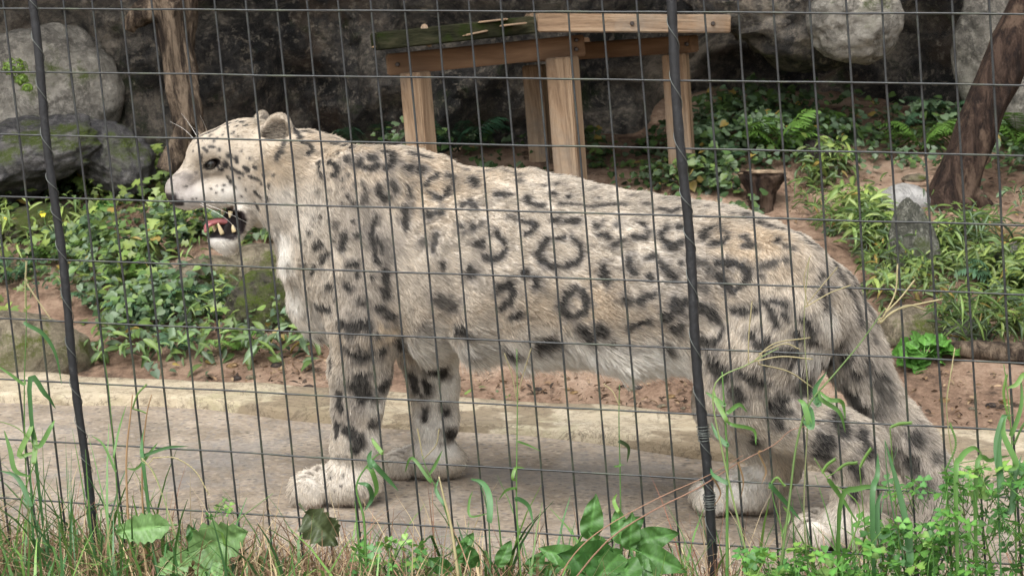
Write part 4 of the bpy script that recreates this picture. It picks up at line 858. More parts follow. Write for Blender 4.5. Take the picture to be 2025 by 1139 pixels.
gb = ground_hit(1885, 402)
trunk_obj('leaning_tree', gb, B_DARK, [('trunk', trunk([(1868, 440, 60), (1885, 385, 48), (1912, 310, 42), (1942, 225, 42), (1978, 145, 44), (2020, 60, 44), (2075, -60, 44), (2150, -240, 42)], 5.5, 13), B_DARK),
    ('root', trunk([(1900, 370, 26), (1930, 395, 22), (1965, 425, 14)], 5.48, 15, 14, 18, .12), B_DARK)], 'dark reddish brown tree trunk leaning to the right beside the white cobble', 'tree')
gb = ground_hit(1505, 412); ds = float((gb - [0, 0, ZC]) @ CF)
v, f = trunk([(1506, 440, 26), (1506, 405, 25), (1506, 380, 29), (1507, 358, 42), (1508, 343, 47)], ds, 27, 28, 22, .09); v2, f2 = trunk([(1508, 346, 46), (1508, 340, 45), (1508, 338, 30), (1508, 339, 4)], ds, 29, 28, 8, .06)
trunk_obj('tree_stump', gb, B_DARK, [('stem', (v, f), B_DARK), ('cut_top', (v2, f2), CUT)], 'short dark stump with flared pale cut top behind the back of the leopard', 'stump')
gb = ground_hit(1935, 478); ds = float((gb - [0, 0, ZC]) @ CF)
v, f = trunk([(1850, 452, 12), (1890, 458, 17), (1950, 466, 17), (2020, 466, 15), (2120, 462, 12)], ds, 33, 14, 30, .12); o = mesh_obj('fallen_log', v - gb, f, B_LOG); o.location = gb; tag(o, 'pale rotten log lying on soil beside the pointed stone', 'log')
gb = ground_hit(1960, 722); ds = float((gb - [0, 0, ZC]) @ CF)
v, f = trunk([(1868, 684, 8), (1900, 690, 18), (1960, 698, 24), (2020, 702, 26), (2120, 712, 28)], ds + .05, 35, 16, 30, .14); o = mesh_obj('fallen_log', v - gb, f, B_DEAD); o.location = gb; tag(o, 'brown half buried log edging the soil by the rosette plant', 'log')

# ------------------------------------------------------------------ wooden platform
n = NT('sawn_timber'); g = n.noise(22, 9, .75, stretch=(.06, 1, 1), dist=.8); c = n.ramp(g, [(.38, (.10, .066, .042)), (.47, (.22, .15, .095)), (.58, (.32, .235, .155))])
oi = n.new('ShaderNodeObjectInfo'); c = n.mix(n.math('MULTIPLY', oi.outputs['Random'], .35), c, (.27, .17, .10)); c = n.mix(n.math('MULTIPLY', n.rampf(n.noise(5, 5, .7), .55, .66), .5), c, (.15, .10, .06))
c = n.mix(n.math('MULTIPLY', n.rampf(n.noise(60, 8, .8, stretch=(.05, 1, 1)), .54, .60), .55), c, (.09, .06, .04)); c = n.mix(n.math('MULTIPLY', n.rampf(n.noise(3, 6, .7), .5, .62), .4), c, (.22, .20, .17)); n.color(c); n.set(Roughness=.8, Specular=.2); n.bump(g, .8, .006); TIMB = n.m
n = NT('shaded_timber'); g = n.noise(14, 6, .65, stretch=(.12, 1, 1), dist=.5); n.color(n.ramp(g, [(.3, (.085, .05, .03)), (.5, (.15, .09, .052)), (.7, (.24, .15, .09))])); n.set(Roughness=.8, Specular=.2); n.bump(g, .5, .004); SHADED = n.m  # brown beam wood, the shade under the deck put into its colour
n = NT('mossy_timber'); f1 = n.noise(22, 7, .7, stretch=(.3, 1, 1)); c = n.ramp(f1, [(.36, (.012, .013, .008)), (.52, (.04, .04, .022)), (.66, (.085, .075, .045))]); c = n.mix(n.rampf(n.noise(9, 6, .7), .52, .62), c, (.025, .036, .009)); c = n.mix(.45, c, (.006, .007, .004)); n.color(c); n.set(Roughness=1.0, Specular=.05); n.bump(f1, .8, .012); MOSSY = n.m
def boxmesh(l, h, d, bev=.004):
    bm = bmesh.new(); bmesh.ops.create_cube(bm, size=1.0); bmesh.ops.scale(bm, vec=(l, d, h), verts=bm.verts); bmesh.ops.bevel(bm, geom=bm.edges[:], offset=bev, segments=2, affect='EDGES'); me = bpy.data.meshes.new('timber'); bm.to_mesh(me); bm.free(); return me
def beam(name, p0, p1, h, d, mat, parent, yaw=None, origin=None):
    p0 = np.asarray(p0); p1 = np.asarray(p1); v = p1 - p0; l = np.linalg.norm(v); x = v / l; ref = np.array([0, 0, 1.]) if abs(x[2]) < .9 else np.array([math.sin(yaw or 0), math.cos(yaw or 0), 0])
    y = np.cross(ref, x); y /= np.linalg.norm(y); z = np.cross(x, y); me = boxmesh(l, h, d); me.materials.append(mat)
    o = link(bpy.data.objects.new(name, me), parent); o.matrix_local = Matrix(((x[0], y[0], z[0], 0), (x[1], y[1], z[1], 0), (x[2], y[2], z[2], 0), (0, 0, 0, 1))); o.location = (p0 + p1) / 2 - origin; return o
pc = at(1117, 230, 5.6); org = np.array([pc[0], pc[1], float(gz(pc[0], pc[1]))])
plat = empty('wooden_platform', org, 'timber platform on square posts with part of its deck dark and mossy', 'platform')
def post(px, py, depth, side, top_py, yaw):
    c = at(px, py, depth); b = np.array([c[0], c[1], float(gz(c[0], c[1])) - .05]); t = np.array([c[0], c[1], at(px, top_py, depth)[2]])
    beam('post', b, t, side, side, TIMB, plat, yaw, org)
post(828, 230, 5.45, .072, 142, .5); post(1120, 230, 5.55, .082, 112, .42); post(1343, 230, 5.75, .078, 106, .25); post(1064, 230, 6.15, .070, 128, .3)
beam('crossbeam', at(766, 129, 5.48), at(1153, 90, 5.58), .066, .062, SHADED, plat, None, org)
beam('crossbeam', at(1040, 108, 6.1), at(1373, 87, 5.70), .055, .06, SHADED, plat, None, org)
beam('crossbeam', at(800, 126, 5.9), at(1160, 92, 6.2), .06, .06, SHADED, plat, None, org)
for i in range(5):     # deck boards, sawn end and old mossy end, running back from the front edge
    e = .0 if i == 0 else RNG.uniform(-10, 10)
    beam('deck_board', at(1057 + e, 46, 5.42) + [0, i * .125, 0], at(1435 + e, 48, 5.52) + [0, i * .125, 0], .056, .118, TIMB, plat, None, org)
for i in range(5):
    e = 0 if i == 0 else RNG.uniform(-12, 12)
    beam('deck_board', at(742 + e, 84, 5.32) + [0, i * .125, 0], at(1053, 50, 5.42) + [0, i * .125, 0], .050, .118, MOSSY, plat, None, org)
for (a, b, c_, d_) in ((735, 94, 786, 87), (785, 76, 840, 74), (850, 62, 908, 52), (912, 72, 965, 61), (945, 45, 1005, 38), (988, 52, 1042, 46)):
    beam('slat', at(a, b, 5.33), at(c_, d_, 5.33), .006, .03, TIMB, plat, None, org)
n = NT('rusty_bolt'); n.color((.06, .05, .045)); n.set(Roughness=.5, Metallic=.6); BOLT = n.m
for bx_, by_, bd_ in ((786, 128, 5.44), (1140, 80, 5.53), (1140, 98, 5.53), (1080, 47, 5.385), (1250, 47, 5.41), (1410, 47, 5.45), (1358, 88, 5.665)):
    p_ = at(bx_, by_, bd_) - org; v, f = tube(np.array([p_ + [0, .02, 0], p_ + [0, -.002, 0], p_ + [0, -.006, 0]]), [.007, .007, .005], 8); mesh_obj('bolt', v, f, BOLT, plat, False)
beam('slat', at(838, 50, 5.335), at(850, 92, 5.335), .035, .02, TIMB, plat, 0, org)
# ------------------------------------------------------------------ vegetation
LEAF = leaf_material('leaf_surface'); GLOSSY = leaf_material('glossy_leaf', .42, .25, .35); DRY = leaf_material('dry_straw', .7, .12, .2)
GREENS = np.array([(.055, .115, .04), (.08, .155, .05), (.115, .20, .06), (.17, .26, .075), (.07, .135, .08), (.10, .17, .105), (.03, .065, .026)])
def frames(nrm, rs):
    """random leaf frames: direction along the blade, side, normal"""
    nrm = nrm / np.linalg.norm(nrm, axis=1)[:, None]; a = rs.normal(size=nrm.shape); d = a - nrm * (a * nrm).sum(1)[:, None]; d /= np.linalg.norm(d, axis=1)[:, None]; return d, np.cross(nrm, d), nrm
def leaves_mesh(name, pos, nrm, size, width, cols, rs, mat, shape='heart', droop=.15, parent=None):
    """many small leaves as one mesh; shape lists (along, across, lift)"""
    S = {'heart': [(.06, 0, 0), (-.06, .22, .03), (.03, .43, .06), (.28, .50, .06), (.58, .38, .02), (.84, .15, -.05), (1, 0, -.12), (.84, -.15, -.05), (.58, -.38, .02), (.28, -.50, .06), (.03, -.43, .06), (-.06, -.22, .03), (.45, 0, -.06)],
         'lance': [(0, 0, 0), (.15, .26, .05), (.38, .40, .06), (.62, .34, .02), (.85, .15, -.1), (1, 0, -.2), (.85, -.15, -.1), (.62, -.34, .02), (.38, -.40, .06), (.15, -.26, .05), (.5, 0, -.05)],
         'lobed': [(0, 0, 0), (.1, .5, .05), (.4, .25, .04), (.6, .55, 0), (.75, .2, 0), (1, 0, -.1), (.75, -.2, 0), (.6, -.55, 0), (.4, -.25, .04), (.1, -.5, .05), (.45, 0, -.05)]}[shape]
    S = np.array(S); k = len(S); d, s, n_ = frames(nrm, rs); N = len(pos); size = np.broadcast_to(size, (N,)); width = np.broadcast_to(width, (N,))
    V = pos[:, None] + size[:, None, None] * (S[None, :, 0, None] * d[:, None] + (S[None, :, 1, None] * width[:, None, None]) * s[:, None] + S[None, :, 2, None] * n_[:, None])
    V[:, :, 2] -= (droop * size)[:, None] * (S[None, :, 0] ** 2)
    f = np.array([[i, (i + 1) % (k - 1), k - 1] for i in range(k - 1)]); F = (f[None] + (np.arange(N) * k)[:, None, None]).reshape(-1, 3)
    C = np.repeat(cols, k, 0); C = C * np.tile(np.append(np.full(k - 1, 1.0), 1.18), N)[:, None]
    return mesh_obj(name, V.reshape(-1, 3), F, mat, parent, True, C)
def in_poly(x, y, poly):
    poly = np.array(poly, float); r = np.zeros(len(x), bool); j = len(poly) - 1
    for i in range(len(poly)):
        a, b = poly[i], poly[j]; c = ((a[1] > y) != (b[1] > y)) & (x < (b[0] - a[0]) * (y - a[1]) / (b[1] - a[1] + 1e-9) + a[0]); r ^= c; j = i
    return r
def scatter(poly, n, rs, ylim=(3.9, 7.2)):
    """points of the ground whose place falls inside this region of the photograph"""
    out = np.zeros((0, 3)); tries = 0; BARE = [(70, 432, 92, 30), (262, 498, 66, 26), (520, 590, 80, 66), (470, 520, 120, 34), (400, 540, 80, 32), (130, 650, 70, 50), (1800, 455, 62, 70), (1795, 640, 62, 32), (2010, 515, 60, 36)]
    while len(out) < n and tries < 60:
        tries += 1; x = rs.uniform(-2.6, 2.6, n * 3); y = rs.uniform(*ylim, n * 3); z = gz(x, y); P = np.stack([x, y, z], 1); u, v, d = to_px(P); ok = in_poly(u, v, poly)
        for bx_, by_, rx_, ry_ in BARE: ok &= ~((((u - bx_) / rx_) ** 2 + ((v - by_) / ry_) ** 2 < 1) & (rs.random(len(u)) < .93))
        out = np.vstack([out, P[ok]])
    return out[:n]
def carpet(name, poly, n, seed, label, cat, size=(.018, .042), width=1.0, h=.09, pal=(0, 1, 2, 4, 5, 6), pw=None, shape='heart', mat=None, face=.55):
    rs = np.random.default_rng(seed); P = scatter(poly, n, rs); N = len(P)
    clump = np.clip(.5 + .8 * fbm(P * np.array([5, 5, 0]) + seed, 3, seed), 0, 1.2); keep = rs.random(N) < .12 + 1.0 * clump; P = P[keep]; clump = clump[keep]; N = len(P)
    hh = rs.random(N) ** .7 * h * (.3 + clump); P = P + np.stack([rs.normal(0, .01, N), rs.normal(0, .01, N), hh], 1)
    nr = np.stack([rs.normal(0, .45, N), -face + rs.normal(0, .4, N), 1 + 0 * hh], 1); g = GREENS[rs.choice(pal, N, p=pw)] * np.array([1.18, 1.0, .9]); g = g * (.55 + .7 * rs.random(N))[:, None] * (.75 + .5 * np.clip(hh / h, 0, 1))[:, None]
    yel = rs.random(N) < .02; g[yel] = (.30, .22, .06)
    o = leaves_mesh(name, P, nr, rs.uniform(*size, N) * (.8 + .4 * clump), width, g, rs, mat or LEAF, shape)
    return tag(o, label, cat, kind='stuff')
LB = [(-400, 285), (120, 300), (330, 318), (350, 400), (480, 440), (640, 470), (660, 660), (600, 690), (430, 690), (210, 700), (160, 600), (60, 590), (-400, 640)]
carpet('ground_cover', LB, 12500, 1, 'dense ivy like leaves covering the bank left of the leopard', 'ground cover', size=(.010, .029))
carpet('weed_mass', LB, 3200, 15, 'thin light green grassy leaves mixed into the ivy bank', 'weeds', shape='lance', width=.22, size=(.02, .055), pal=(2, 3, 3, 1), h=.12)
carpet('ground_cover', [(-400, 300), (300, 320), (560, 440), (640, 500), (640, 690), (200, 700), (-400, 620)], 2200, 2, 'small bright leaves scattered through the ivy bank', 'ground cover', size=(.02, .04), pal=(2, 3), h=.12, shape='lobed')
carpet('grass_tuft_mass', [(-400, 270), (150, 300), (310, 330), (320, 400), (100, 400), (-400, 390)], 1300, 12, 'yellowish green grassy weeds below the slate rock', 'weeds', shape='lance', width=.22, size=(.03, .075), pal=(2, 3, 3), h=.11)
carpet('ground_cover', [(1380, 225), (1480, 215), (1640, 225), (1900, 245), (2400, 260), (2400, 345), (1830, 340), (1690, 345), (1640, 360), (1550, 340), (1470, 350), (1380, 372)], 5000, 3, 'blue green leafy ground cover below the rock overhang', 'ground cover', pal=(0, 1, 4, 5, 5, 6), size=(.012, .030))
carpet('ground_cover', [(1150, 300), (1400, 300), (1470, 395), (1300, 385), (1180, 345)], 1800, 4, 'leafy ground cover under the timber platform', 'ground cover', pal=(0, 1, 2, 5, 6), size=(.014, .03))
carpet('grass_tuft_mass', [(1570, 345), (1700, 330), (1690, 372), (1600, 385)], 420, 5, 'low green weeds behind the small stump', 'weeds', shape='lance', width=.35, size=(.03, .055), pal=(1, 2, 3))
carpet('weed_mass', [(1670, 455), (1720, 440), (1870, 480), (2400, 500), (2400, 680), (1960, 680), (1760, 640), (1720, 590)], 7500, 6, 'lush bright green lance leaved weeds right of the tail', 'weeds', shape='lance', width=.30, size=(.022, .058), pal=(1, 2, 3, 3, 3, 2), h=.11)
carpet('weed_mass', [(1600, 430), (1740, 425), (1745, 470), (1690, 480), (1640, 470)], 1100, 7, 'thin green weeds behind the rump', 'weeds', shape='lance', width=.3, size=(.03, .06), pal=(1, 2, 4), h=.10)
carpet('weed_mass', [(1880, 330), (2400, 330), (2400, 450), (2000, 440), (1900, 420)], 500, 8, 'sparse weeds around the foot of the leaning trunk', 'weeds', shape='lance', width=.35, size=(.02, .05), pal=(0, 1, 5), h=.08)
carpet('weed_mass', [(180, 690), (640, 690), (640, 720), (440, 735), (180, 730)], 260, 9, 'low weeds along the foot of the ivy bank', 'weeds', shape='lance', width=.4, size=(.02, .05), pal=(1, 2, 5), h=.06)
carpet('weed_mass', [(290, 735), (410, 735), (410, 775), (290, 775)], 160, 10, 'blue green seedlings on soil behind the kerb', 'weeds', shape='heart', size=(.012, .026), pal=(4, 5), h=.04)
carpet('weed_mass', [(915, 760), (1060, 775), (1060, 812), (915, 800)], 90, 11, 'tiny green seedlings on soil between the front and hind legs', 'weeds', size=(.008, .02), pal=(1, 2, 5), h=.02)
carpet('grass_tuft_mass', [(1690, 440), (1880, 470), (2400, 480), (2400, 690), (1930, 690), (1750, 660), (1715, 590)], 5200, 16, 'fine bright green grass filling the slope right of the tail', 'grass', shape='lance', width=.11, size=(.028, .066), pal=(1, 2, 2, 5), h=.10, face=.9)
carpet('grass_tuft_mass', [(1570, 400), (1760, 425), (1750, 480), (1640, 470)], 700, 17, 'fine green grass blades just behind the rump', 'grass', shape='lance', width=.12, size=(.03, .06), pal=(1, 2, 2), h=.08, face=.9)
rs = np.random.default_rng(50)
def litter(poly, n, seed, label):
    rs = np.random.default_rng(seed); P = scatter(poly, n, rs); N = len(P); P[:, 2] += .004 + .01 * rs.random(N); nr = np.stack([rs.normal(0, .5, N), rs.normal(0, .5, N), 1 + 0 * P[:, 0]], 1)
    c = np.array([(.10, .06, .035), (.19, .12, .07), (.05, .034, .024), (.30, .21, .13)])[rs.integers(0, 4, N)] * (.6 + .7 * rs.random(N))[:, None]
    tag(leaves_mesh('leaf_litter', P, nr, rs.uniform(.006, .024, N), .5, c, rs, DRY, 'lance', .0), label, 'leaf litter', kind='stuff')
litter([(400, 690), (660, 690), (700, 790), (400, 775)], 170, 51, 'brown dead leaf bits on soil before the ivy bank')
litter([(900, 740), (1420, 740), (1420, 840), (900, 805)], 240, 52, 'brown dead leaf bits on soil under the belly')
litter([(1760, 740), (2400, 740), (2400, 870), (1780, 868)], 220, 53, 'dark dead leaf bits on soil right of the tail')
litter([(1550, 350), (2400, 350), (2400, 460), (1560, 440)], 600, 54, 'dead leaf bits on the upper soil around the white cobble')
litter([(-400, 300), (640, 330), (640, 690), (-400, 690)], 900, 55, 'dead leaf bits under the ivy leaves')

# ferns: each frond a part
def frond_mesh(seed, col, pairs=15, lean=.55):
    rs = np.random.default_rng(seed); V = []; F = []; C = []
    t = np.linspace(0, 1, 12); rach = np.stack([t * (1 - .12 * t), 0 * t + .03 * np.sin(t * 3 + seed), lean * np.sin(t * 1.9) - .22 * t ** 2.2], 1)
    v, f = tube(rach, np.linspace(.009, .002, 12), 4); V += v.tolist(); F += f; C += [(col[0] * .8, col[1] * .7, col[2] * .6)] * len(v)
    for i in range(pairs):
        u = .12 + .86 * (i + .5) / pairs; p = np.array([np.interp(u, t, rach[:, a]) for a in range(3)]); L_ = .30 * math.sin(math.pi * min(1, (u * .82 + .16))) ** .8 + .02; w = .075 * (1 - .4 * u)
        for s in (1, -1):
            dv = np.array([.42 + .1 * rs.random(), s, -.18 - .25 * rs.random()]); dv /= np.linalg.norm(dv); sd = np.array([1, -s * .42, .1]); sd /= np.linalg.norm(sd); k = len(V); c = np.array(col) * (.75 + .5 * rs.random())
            V += [tuple(p), tuple(p + dv * L_ * .35 + sd * w * .55), tuple(p + dv * L_ * .7 + sd * w * .38), tuple(p + dv * L_ + [0, 0, -.03]), tuple(p + dv * L_ * .7 - sd * w * .30), tuple(p + dv * L_ * .35 - sd * w * .45)]
            F += [[k, k + 1, k + 5], [k + 1, k + 2, k + 4, k + 5], [k + 2, k + 3, k + 4]]; C += [tuple(c)] * 6
    o = mesh_obj('frond', V, F, LEAF, None, True, np.array(C)); COL.objects.unlink(o); return o
FR = {'bright': [frond_mesh(s, (.12, .23, .045)) for s in (1, 2)], 'dark': [frond_mesh(s, (.04, .10, .055)) for s in (3, 4)], 'grey': [frond_mesh(s, (.075, .15, .08)) for s in (5, 6)]}
def fern(px, py, size_px, kind, label, fronds=7, seed=0, spread=2.6):
    rs = np.random.default_rng(seed + 100); g = ground_hit(px, py); d = float((g - [0, 0, ZC]) @ CF); e = empty('fern', g, label, 'fern')
    for i in range(fronds):
        o = link(FR[kind][i % 2].copy(), e); a = -math.pi / 2 + spread * ((i + .5) / fronds - .5) * 1.3 + rs.normal(0, .2); s = size_px * d / FPX * rs.uniform(.75, 1.15)
        o.rotation_euler = (rs.normal(0, .15), -rs.uniform(-.1, .5), a); o.scale = (s, s, s); o.location = (rs.normal(0, .012), rs.normal(0, .012), 0)
    return e
fern(1545, 305, 120, 'bright', 'bright green fern under the rock overhang beside the dark stone', 11, 1, 4.4)
fern(1600, 262, 70, 'bright', 'small fern just above the dark reddish stone', 6, 2)
fern(1660, 330, 62, 'bright', 'small yellowish fern right of the dark reddish stone', 6, 3)
fern(1815, 300, 105, 'bright', 'bright green fern left of the leaning trunk', 10, 4, 4.4)
fern(1868, 250, 95, 'grey', 'grey green fern against the rock behind the leaning trunk', 8, 5, 4)
fern(1775, 265, 70, 'grey', 'small grey green fern under the pale rock nose', 6, 6)
fern(2005, 300, 105, 'bright', 'bright fern right of the leaning trunk', 9, 7, 4)
fern(1420, 330, 75, 'grey', 'small fern at the foot of the right platform post', 7, 8)
fern(905, 300, 115, 'dark', 'dark blue green fern behind the left platform post', 8, 9, 3.6)
fern(735, 300, 90, 'dark', 'dark fern beside the left platform post above the neck', 7, 10, 3.6)
fern(1975, 570, 100, 'grey', 'grey green fern in front of the mossy stone', 8, 11, 4)
fern(300, 640, 95, 'grey', 'grey green fern in the middle of the ivy bank', 9, 12, 4)
fern(200, 610, 80, 'grey', 'small grey fern at the edge of the ivy bank', 7, 13, 4)
fern(75, 335, 70, 'bright', 'yellow green fern tuft below the dark slate rock', 7, 14, 4)
for k_, (x_, y_, s_, l_) in enumerate(((420, 600, 80, 'grey green fern beside the moss covered boulder'), (130, 520, 75, 'pale fern on the ivy bank beside the left fence rod'), (380, 470, 70, 'small fern under the open mouth'), (250, 560, 70, 'small pale fern below the moss topped stone'), (30, 560, 75, 'fern at the outer end of the ivy bank'), (480, 690, 60, 'low fern in front of the mossy boulder'))): fern(x_, y_, s_, ('grey', 'bright')[k_ % 2], l_, 7, 20 + k_, 4)
carpet('ground_cover', [(700, 260), (1150, 300), (1150, 420), (1500, 420), (1500, 600), (700, 600)], 2200, 14, 'leafy ground cover on the soil behind the back of the leopard', 'ground cover', size=(.012, .03), pal=(0, 1, 5, 6))
fern(360, 700, 70, 'grey', 'low fern at the foot of the ivy bank', 6, 15, 4)

# single broad leaves, used for rosette plants and weeds
def leaf_blade(name, ln, wd, col, teeth=0.0, nteeth=9, curl=.25, wave=.06, petiole=.3, seed=0, heart=0.0):
    """leaf along +X with a midrib groove, toothed outline and a stalk"""
    rs = np.random.default_rng(seed); m = 44; V = []; AX = (-1, -.8, -.6, -.4, -.2, 0, .2, .4, .6, .8, 1); F = []; C = []
    for i in range(m + 1):
        t = i / m; w = wd * .5 * (math.sin(math.pi * min(1, t ** .72)) ** .75) * (1 + teeth * (abs((t * nteeth) % 1 - .5) * 2 - .5)) + .001
        z = -curl * ln * t * t + .03 * ln * math.sin(t * 3)
        for a in AX:
            vein = max(0, 1 - abs((((t + .0) * 9 - abs(a) * 1.6) % 1) - .5) * 9) if 0 < abs(a) < 1 else 0
            V.append((t * ln - heart * ln * abs(a) * (1 - t) ** 4, a * w, z + abs(a) * wd * .12 + wave * wd * math.sin(t * 15 + a * 2 + seed) * abs(a) - .018 * wd * vein - (.03 * wd if a == 0 else 0) + .02 * wd * math.sin(t * 31 + seed + a * 5)))
            C.append(np.array(col) * (1.6 if a == 0 else 1.0) * (.88 + .24 * rs.random()) * (1 + .45 * vein))
    for i in range(m):
        for k in range(10): q = i * 11 + k; F.append([q, q + 11, q + 12, q + 1])
    if petiole:
        v, f = tube(np.array([(-petiole * ln, 0, -.22 * petiole * ln), (-petiole * ln * .5, 0, -.03 * ln), (.0, 0, 0), (ln * .3, 0, -curl * ln * .09 - .001)]), [ln * .022, ln * .02, ln * .016, ln * .008], 6); k = len(V); V += v.tolist(); F += [[a + k for a in q] for q in f]; C += [np.array(col) * 1.5] * len(v)
    o = mesh_obj(name, V, F, GLOSSY, None, True, np.array(C)); COL.objects.unlink(o); return o
def orient(v, face, tilt=0.0):
    x = v / np.linalg.norm(v); nn = face * np.array([tilt, -1., 0]) + (1 - face) * np.array([0, 0, 1.]); nn = nn - x * (nn @ x); nn /= np.linalg.norm(nn); y = np.cross(nn, x)
    return Matrix(((x[0], y[0], nn[0]), (x[1], y[1], nn[1]), (x[2], y[2], nn[2]))).to_euler()
LIB = [(leaf_blade('leaf', l, w, c, **k), l) for l, w, c, k in (
    (.10, .060, (.14, .25, .085), dict(teeth=.24, nteeth=7, curl=.12, seed=1, heart=.15)), (.10, .080, (.155, .27, .095), dict(teeth=.30, nteeth=6, curl=.1, seed=2, heart=.2)),
    (.10, .060, (.05, .135, .032), dict(curl=.25, wave=.10, seed=3)), (.10, .052, (.07, .165, .04), dict(curl=.35, wave=.12, seed=4)),
    (.06, .042, (.10, .24, .045), dict(curl=.2, wave=.05, seed=5, petiole=.5)), (.10, .075, (.055, .07, .03), dict(teeth=.3, nteeth=5, curl=.2, wave=.12, seed=6)))]
def plant(name, px, py, depth, label, cat, leaves, group=None):
    """leaves: photo place of the leaf's root and tip, depth offsets of both, kind of leaf, how far it faces the viewer"""
    base = at(px, py, depth); g = base.copy(); g[2] = float(gz(base[0], base[1])); e = empty(name, g, label, cat, group)
    for x0, y0, x1, y1, o0, o1, mi, face in leaves:
        a = at(x0, y0, depth + o0); b = at(x1, y1, depth + o1); v = b - a; src, l = LIB[mi]; o = link(src.copy(), e); s = np.linalg.norm(v) / l; o.rotation_euler = orient(v, face); o.scale = (s, s, s); o.location = a - g
    return e
# rosette of broad leaves right of the tail
g = ground_hit(1828, 715); dr = float((g - [0, 0, ZC]) @ CF); rs = np.random.default_rng(61); lv = []
for i in range(30):
    a = rs.uniform(0, 2 * math.pi); r = rs.uniform(14, 62); x0, y0 = 1828 + r * .55 * math.cos(a), 698 + r * .33 * math.sin(a); lv.append((x0, y0, x0 + 30 * math.cos(a), y0 + 20 * math.sin(a) - 6, rs.uniform(-.05, .05), rs.uniform(-.07, .03), 4, rs.uniform(.35, .7)))
plant('rosette_plant', 1828, 712, dr, 'round rosette of bright broad leaves on soil right of the tail', 'plant', lv)
lv = []
for i in range(12):
    a = rs.uniform(0, 6.28); x0, y0 = 205 + rs.uniform(-35, 25), 420 + rs.uniform(-20, 10); lv.append((x0, y0, x0 + 26 * math.cos(a), y0 + 18 * math.sin(a) - 5, 0, -.02, 4, .6))
g = ground_hit(205, 430); plant('broadleaf_weed', 205, 430, float((g - [0, 0, ZC]) @ CF), 'bright broad leaved weed among the ivy near the left fence rod', 'plant', lv)
# ------------------------------------------------------------------ foreground weeds along the fence
def fd(px): return float(np.interp(px, [0, 2025], [2.86, 2.47]))       # depth of the fence at this part of the photograph
plant('broadleaf_weed', 380, 1130, fd(380) - .05, 'toothed pale green leaves of a weed at the fence foot beside the left rod', 'plant',
    [(322, 1040, 228, 1052, 0, -.01, 0, .75), (395, 1085, 488, 1052, -.01, -.03, 1, .88), (365, 1105, 312, 1132, 0, -.04, 1, .6), (392, 1080, 372, 1040, .01, .0, 2, .9), (350, 1120, 330, 1165, 0, -.05, 0, .6), (400, 1110, 440, 1150, 0, -.05, 0, .6)])
plant('dock_weed', 1215, 1130, fd(1215) - .03, 'clump of glossy dark green dock leaves at the fence foot', 'plant',
    [(1165, 1065, 1178, 988, .02, .0, 3, .92), (1205, 1100, 1118, 1100, 0, -.05, 2, .85), (1225, 1095, 1190, 1135, 0, -.06, 3, .8), (1245, 1085, 1250, 1022, .01, -.01, 3, .9), (1262, 1090, 1345, 1125, 0, -.04, 3, .8), (1250, 1075, 1335, 1052, .02, .0, 3, .7), (1235, 1110, 1248, 1165, 0, -.08, 3, .75),
     (1200, 1090, 1170, 1058, .02, 0, 3, .8), (1255, 1105, 1300, 1145, .0, -.04, 3, .8), (1215, 1065, 1272, 1025, .03, .02, 2, .85), (1190, 1105, 1130, 1150, 0, -.06, 2, .8), (1228, 1075, 1222, 1005, .02, .02, 3, .9), (1150, 1110, 1075, 1085, .02, 0, 3, .7)])
plant('purple_leaf_weed', 640, 1090, fd(640) - .02, 'ragged purplish green leaf hanging at the fence below the front paw', 'plant', [(606, 1014, 662, 1078, 0, -.02, 5, .93), (648, 1025, 668, 1060, .01, 0, 5, .8)])
plant('broadleaf_weed', 760, 1130, fd(760) - .03, 'small dark green leaves in the dry straw below the front paws', 'plant', [(905, 1110, 935, 1055, 0, 0, 3, .85), (940, 1120, 920, 1078, 0, -.02, 2, .8), (985, 1120, 1010, 1070, 0, 0, 3, .85), (890, 1130, 850, 1105, 0, -.02, 2, .7), (1045, 1130, 1075, 1095, 0, -.02, 2, .75), (1065, 1130, 1110, 1120, 0, -.02, 2, .75)])
# clover: each three-part leaf an object
def clover_leaf(seed, col):
    V = []; F = []; C = []; rs = np.random.default_rng(seed)
    for k in range(3):
        a = k * 2.094 + rs.normal(0, .08); ca, sa = math.cos(a), math.sin(a); b = len(V)
        for x, y, z in ((.0, 0, 0), (.35, .28, .05), (.72, .44, .06), (.98, .30, .02), (.86, 0, .0), (.98, -.30, .02), (.72, -.44, .06), (.35, -.28, .05), (.5, 0, -.02)):
            V.append((x * ca - y * sa, x * sa + y * ca, z)); C.append(np.array(col) * (1.35 if (x == .5) else 1) * (.85 + .3 * rs.random()))
        F += [[b + i, b + (i + 1) % 8, b + 8] for i in range(8)]
    v, f = tube(np.array([(0, 0, -3.2), (.15, .05, -1.6), (0, 0, 0)]), [.05, .045, .04], 4); k = len(V); V += v.tolist(); F += [[a + k for a in q] for q in f]; C += [np.array(col)] * len(v)
    o = mesh_obj('leaf', V, F, LEAF, None, True, np.array(C)); COL.objects.unlink(o); return o
CLV = [clover_leaf(1, (.10, .25, .05)), clover_leaf(2, (.12, .28, .055)), clover_leaf(3, (.075, .20, .05)), clover_leaf(4, (.17, .30, .06))]
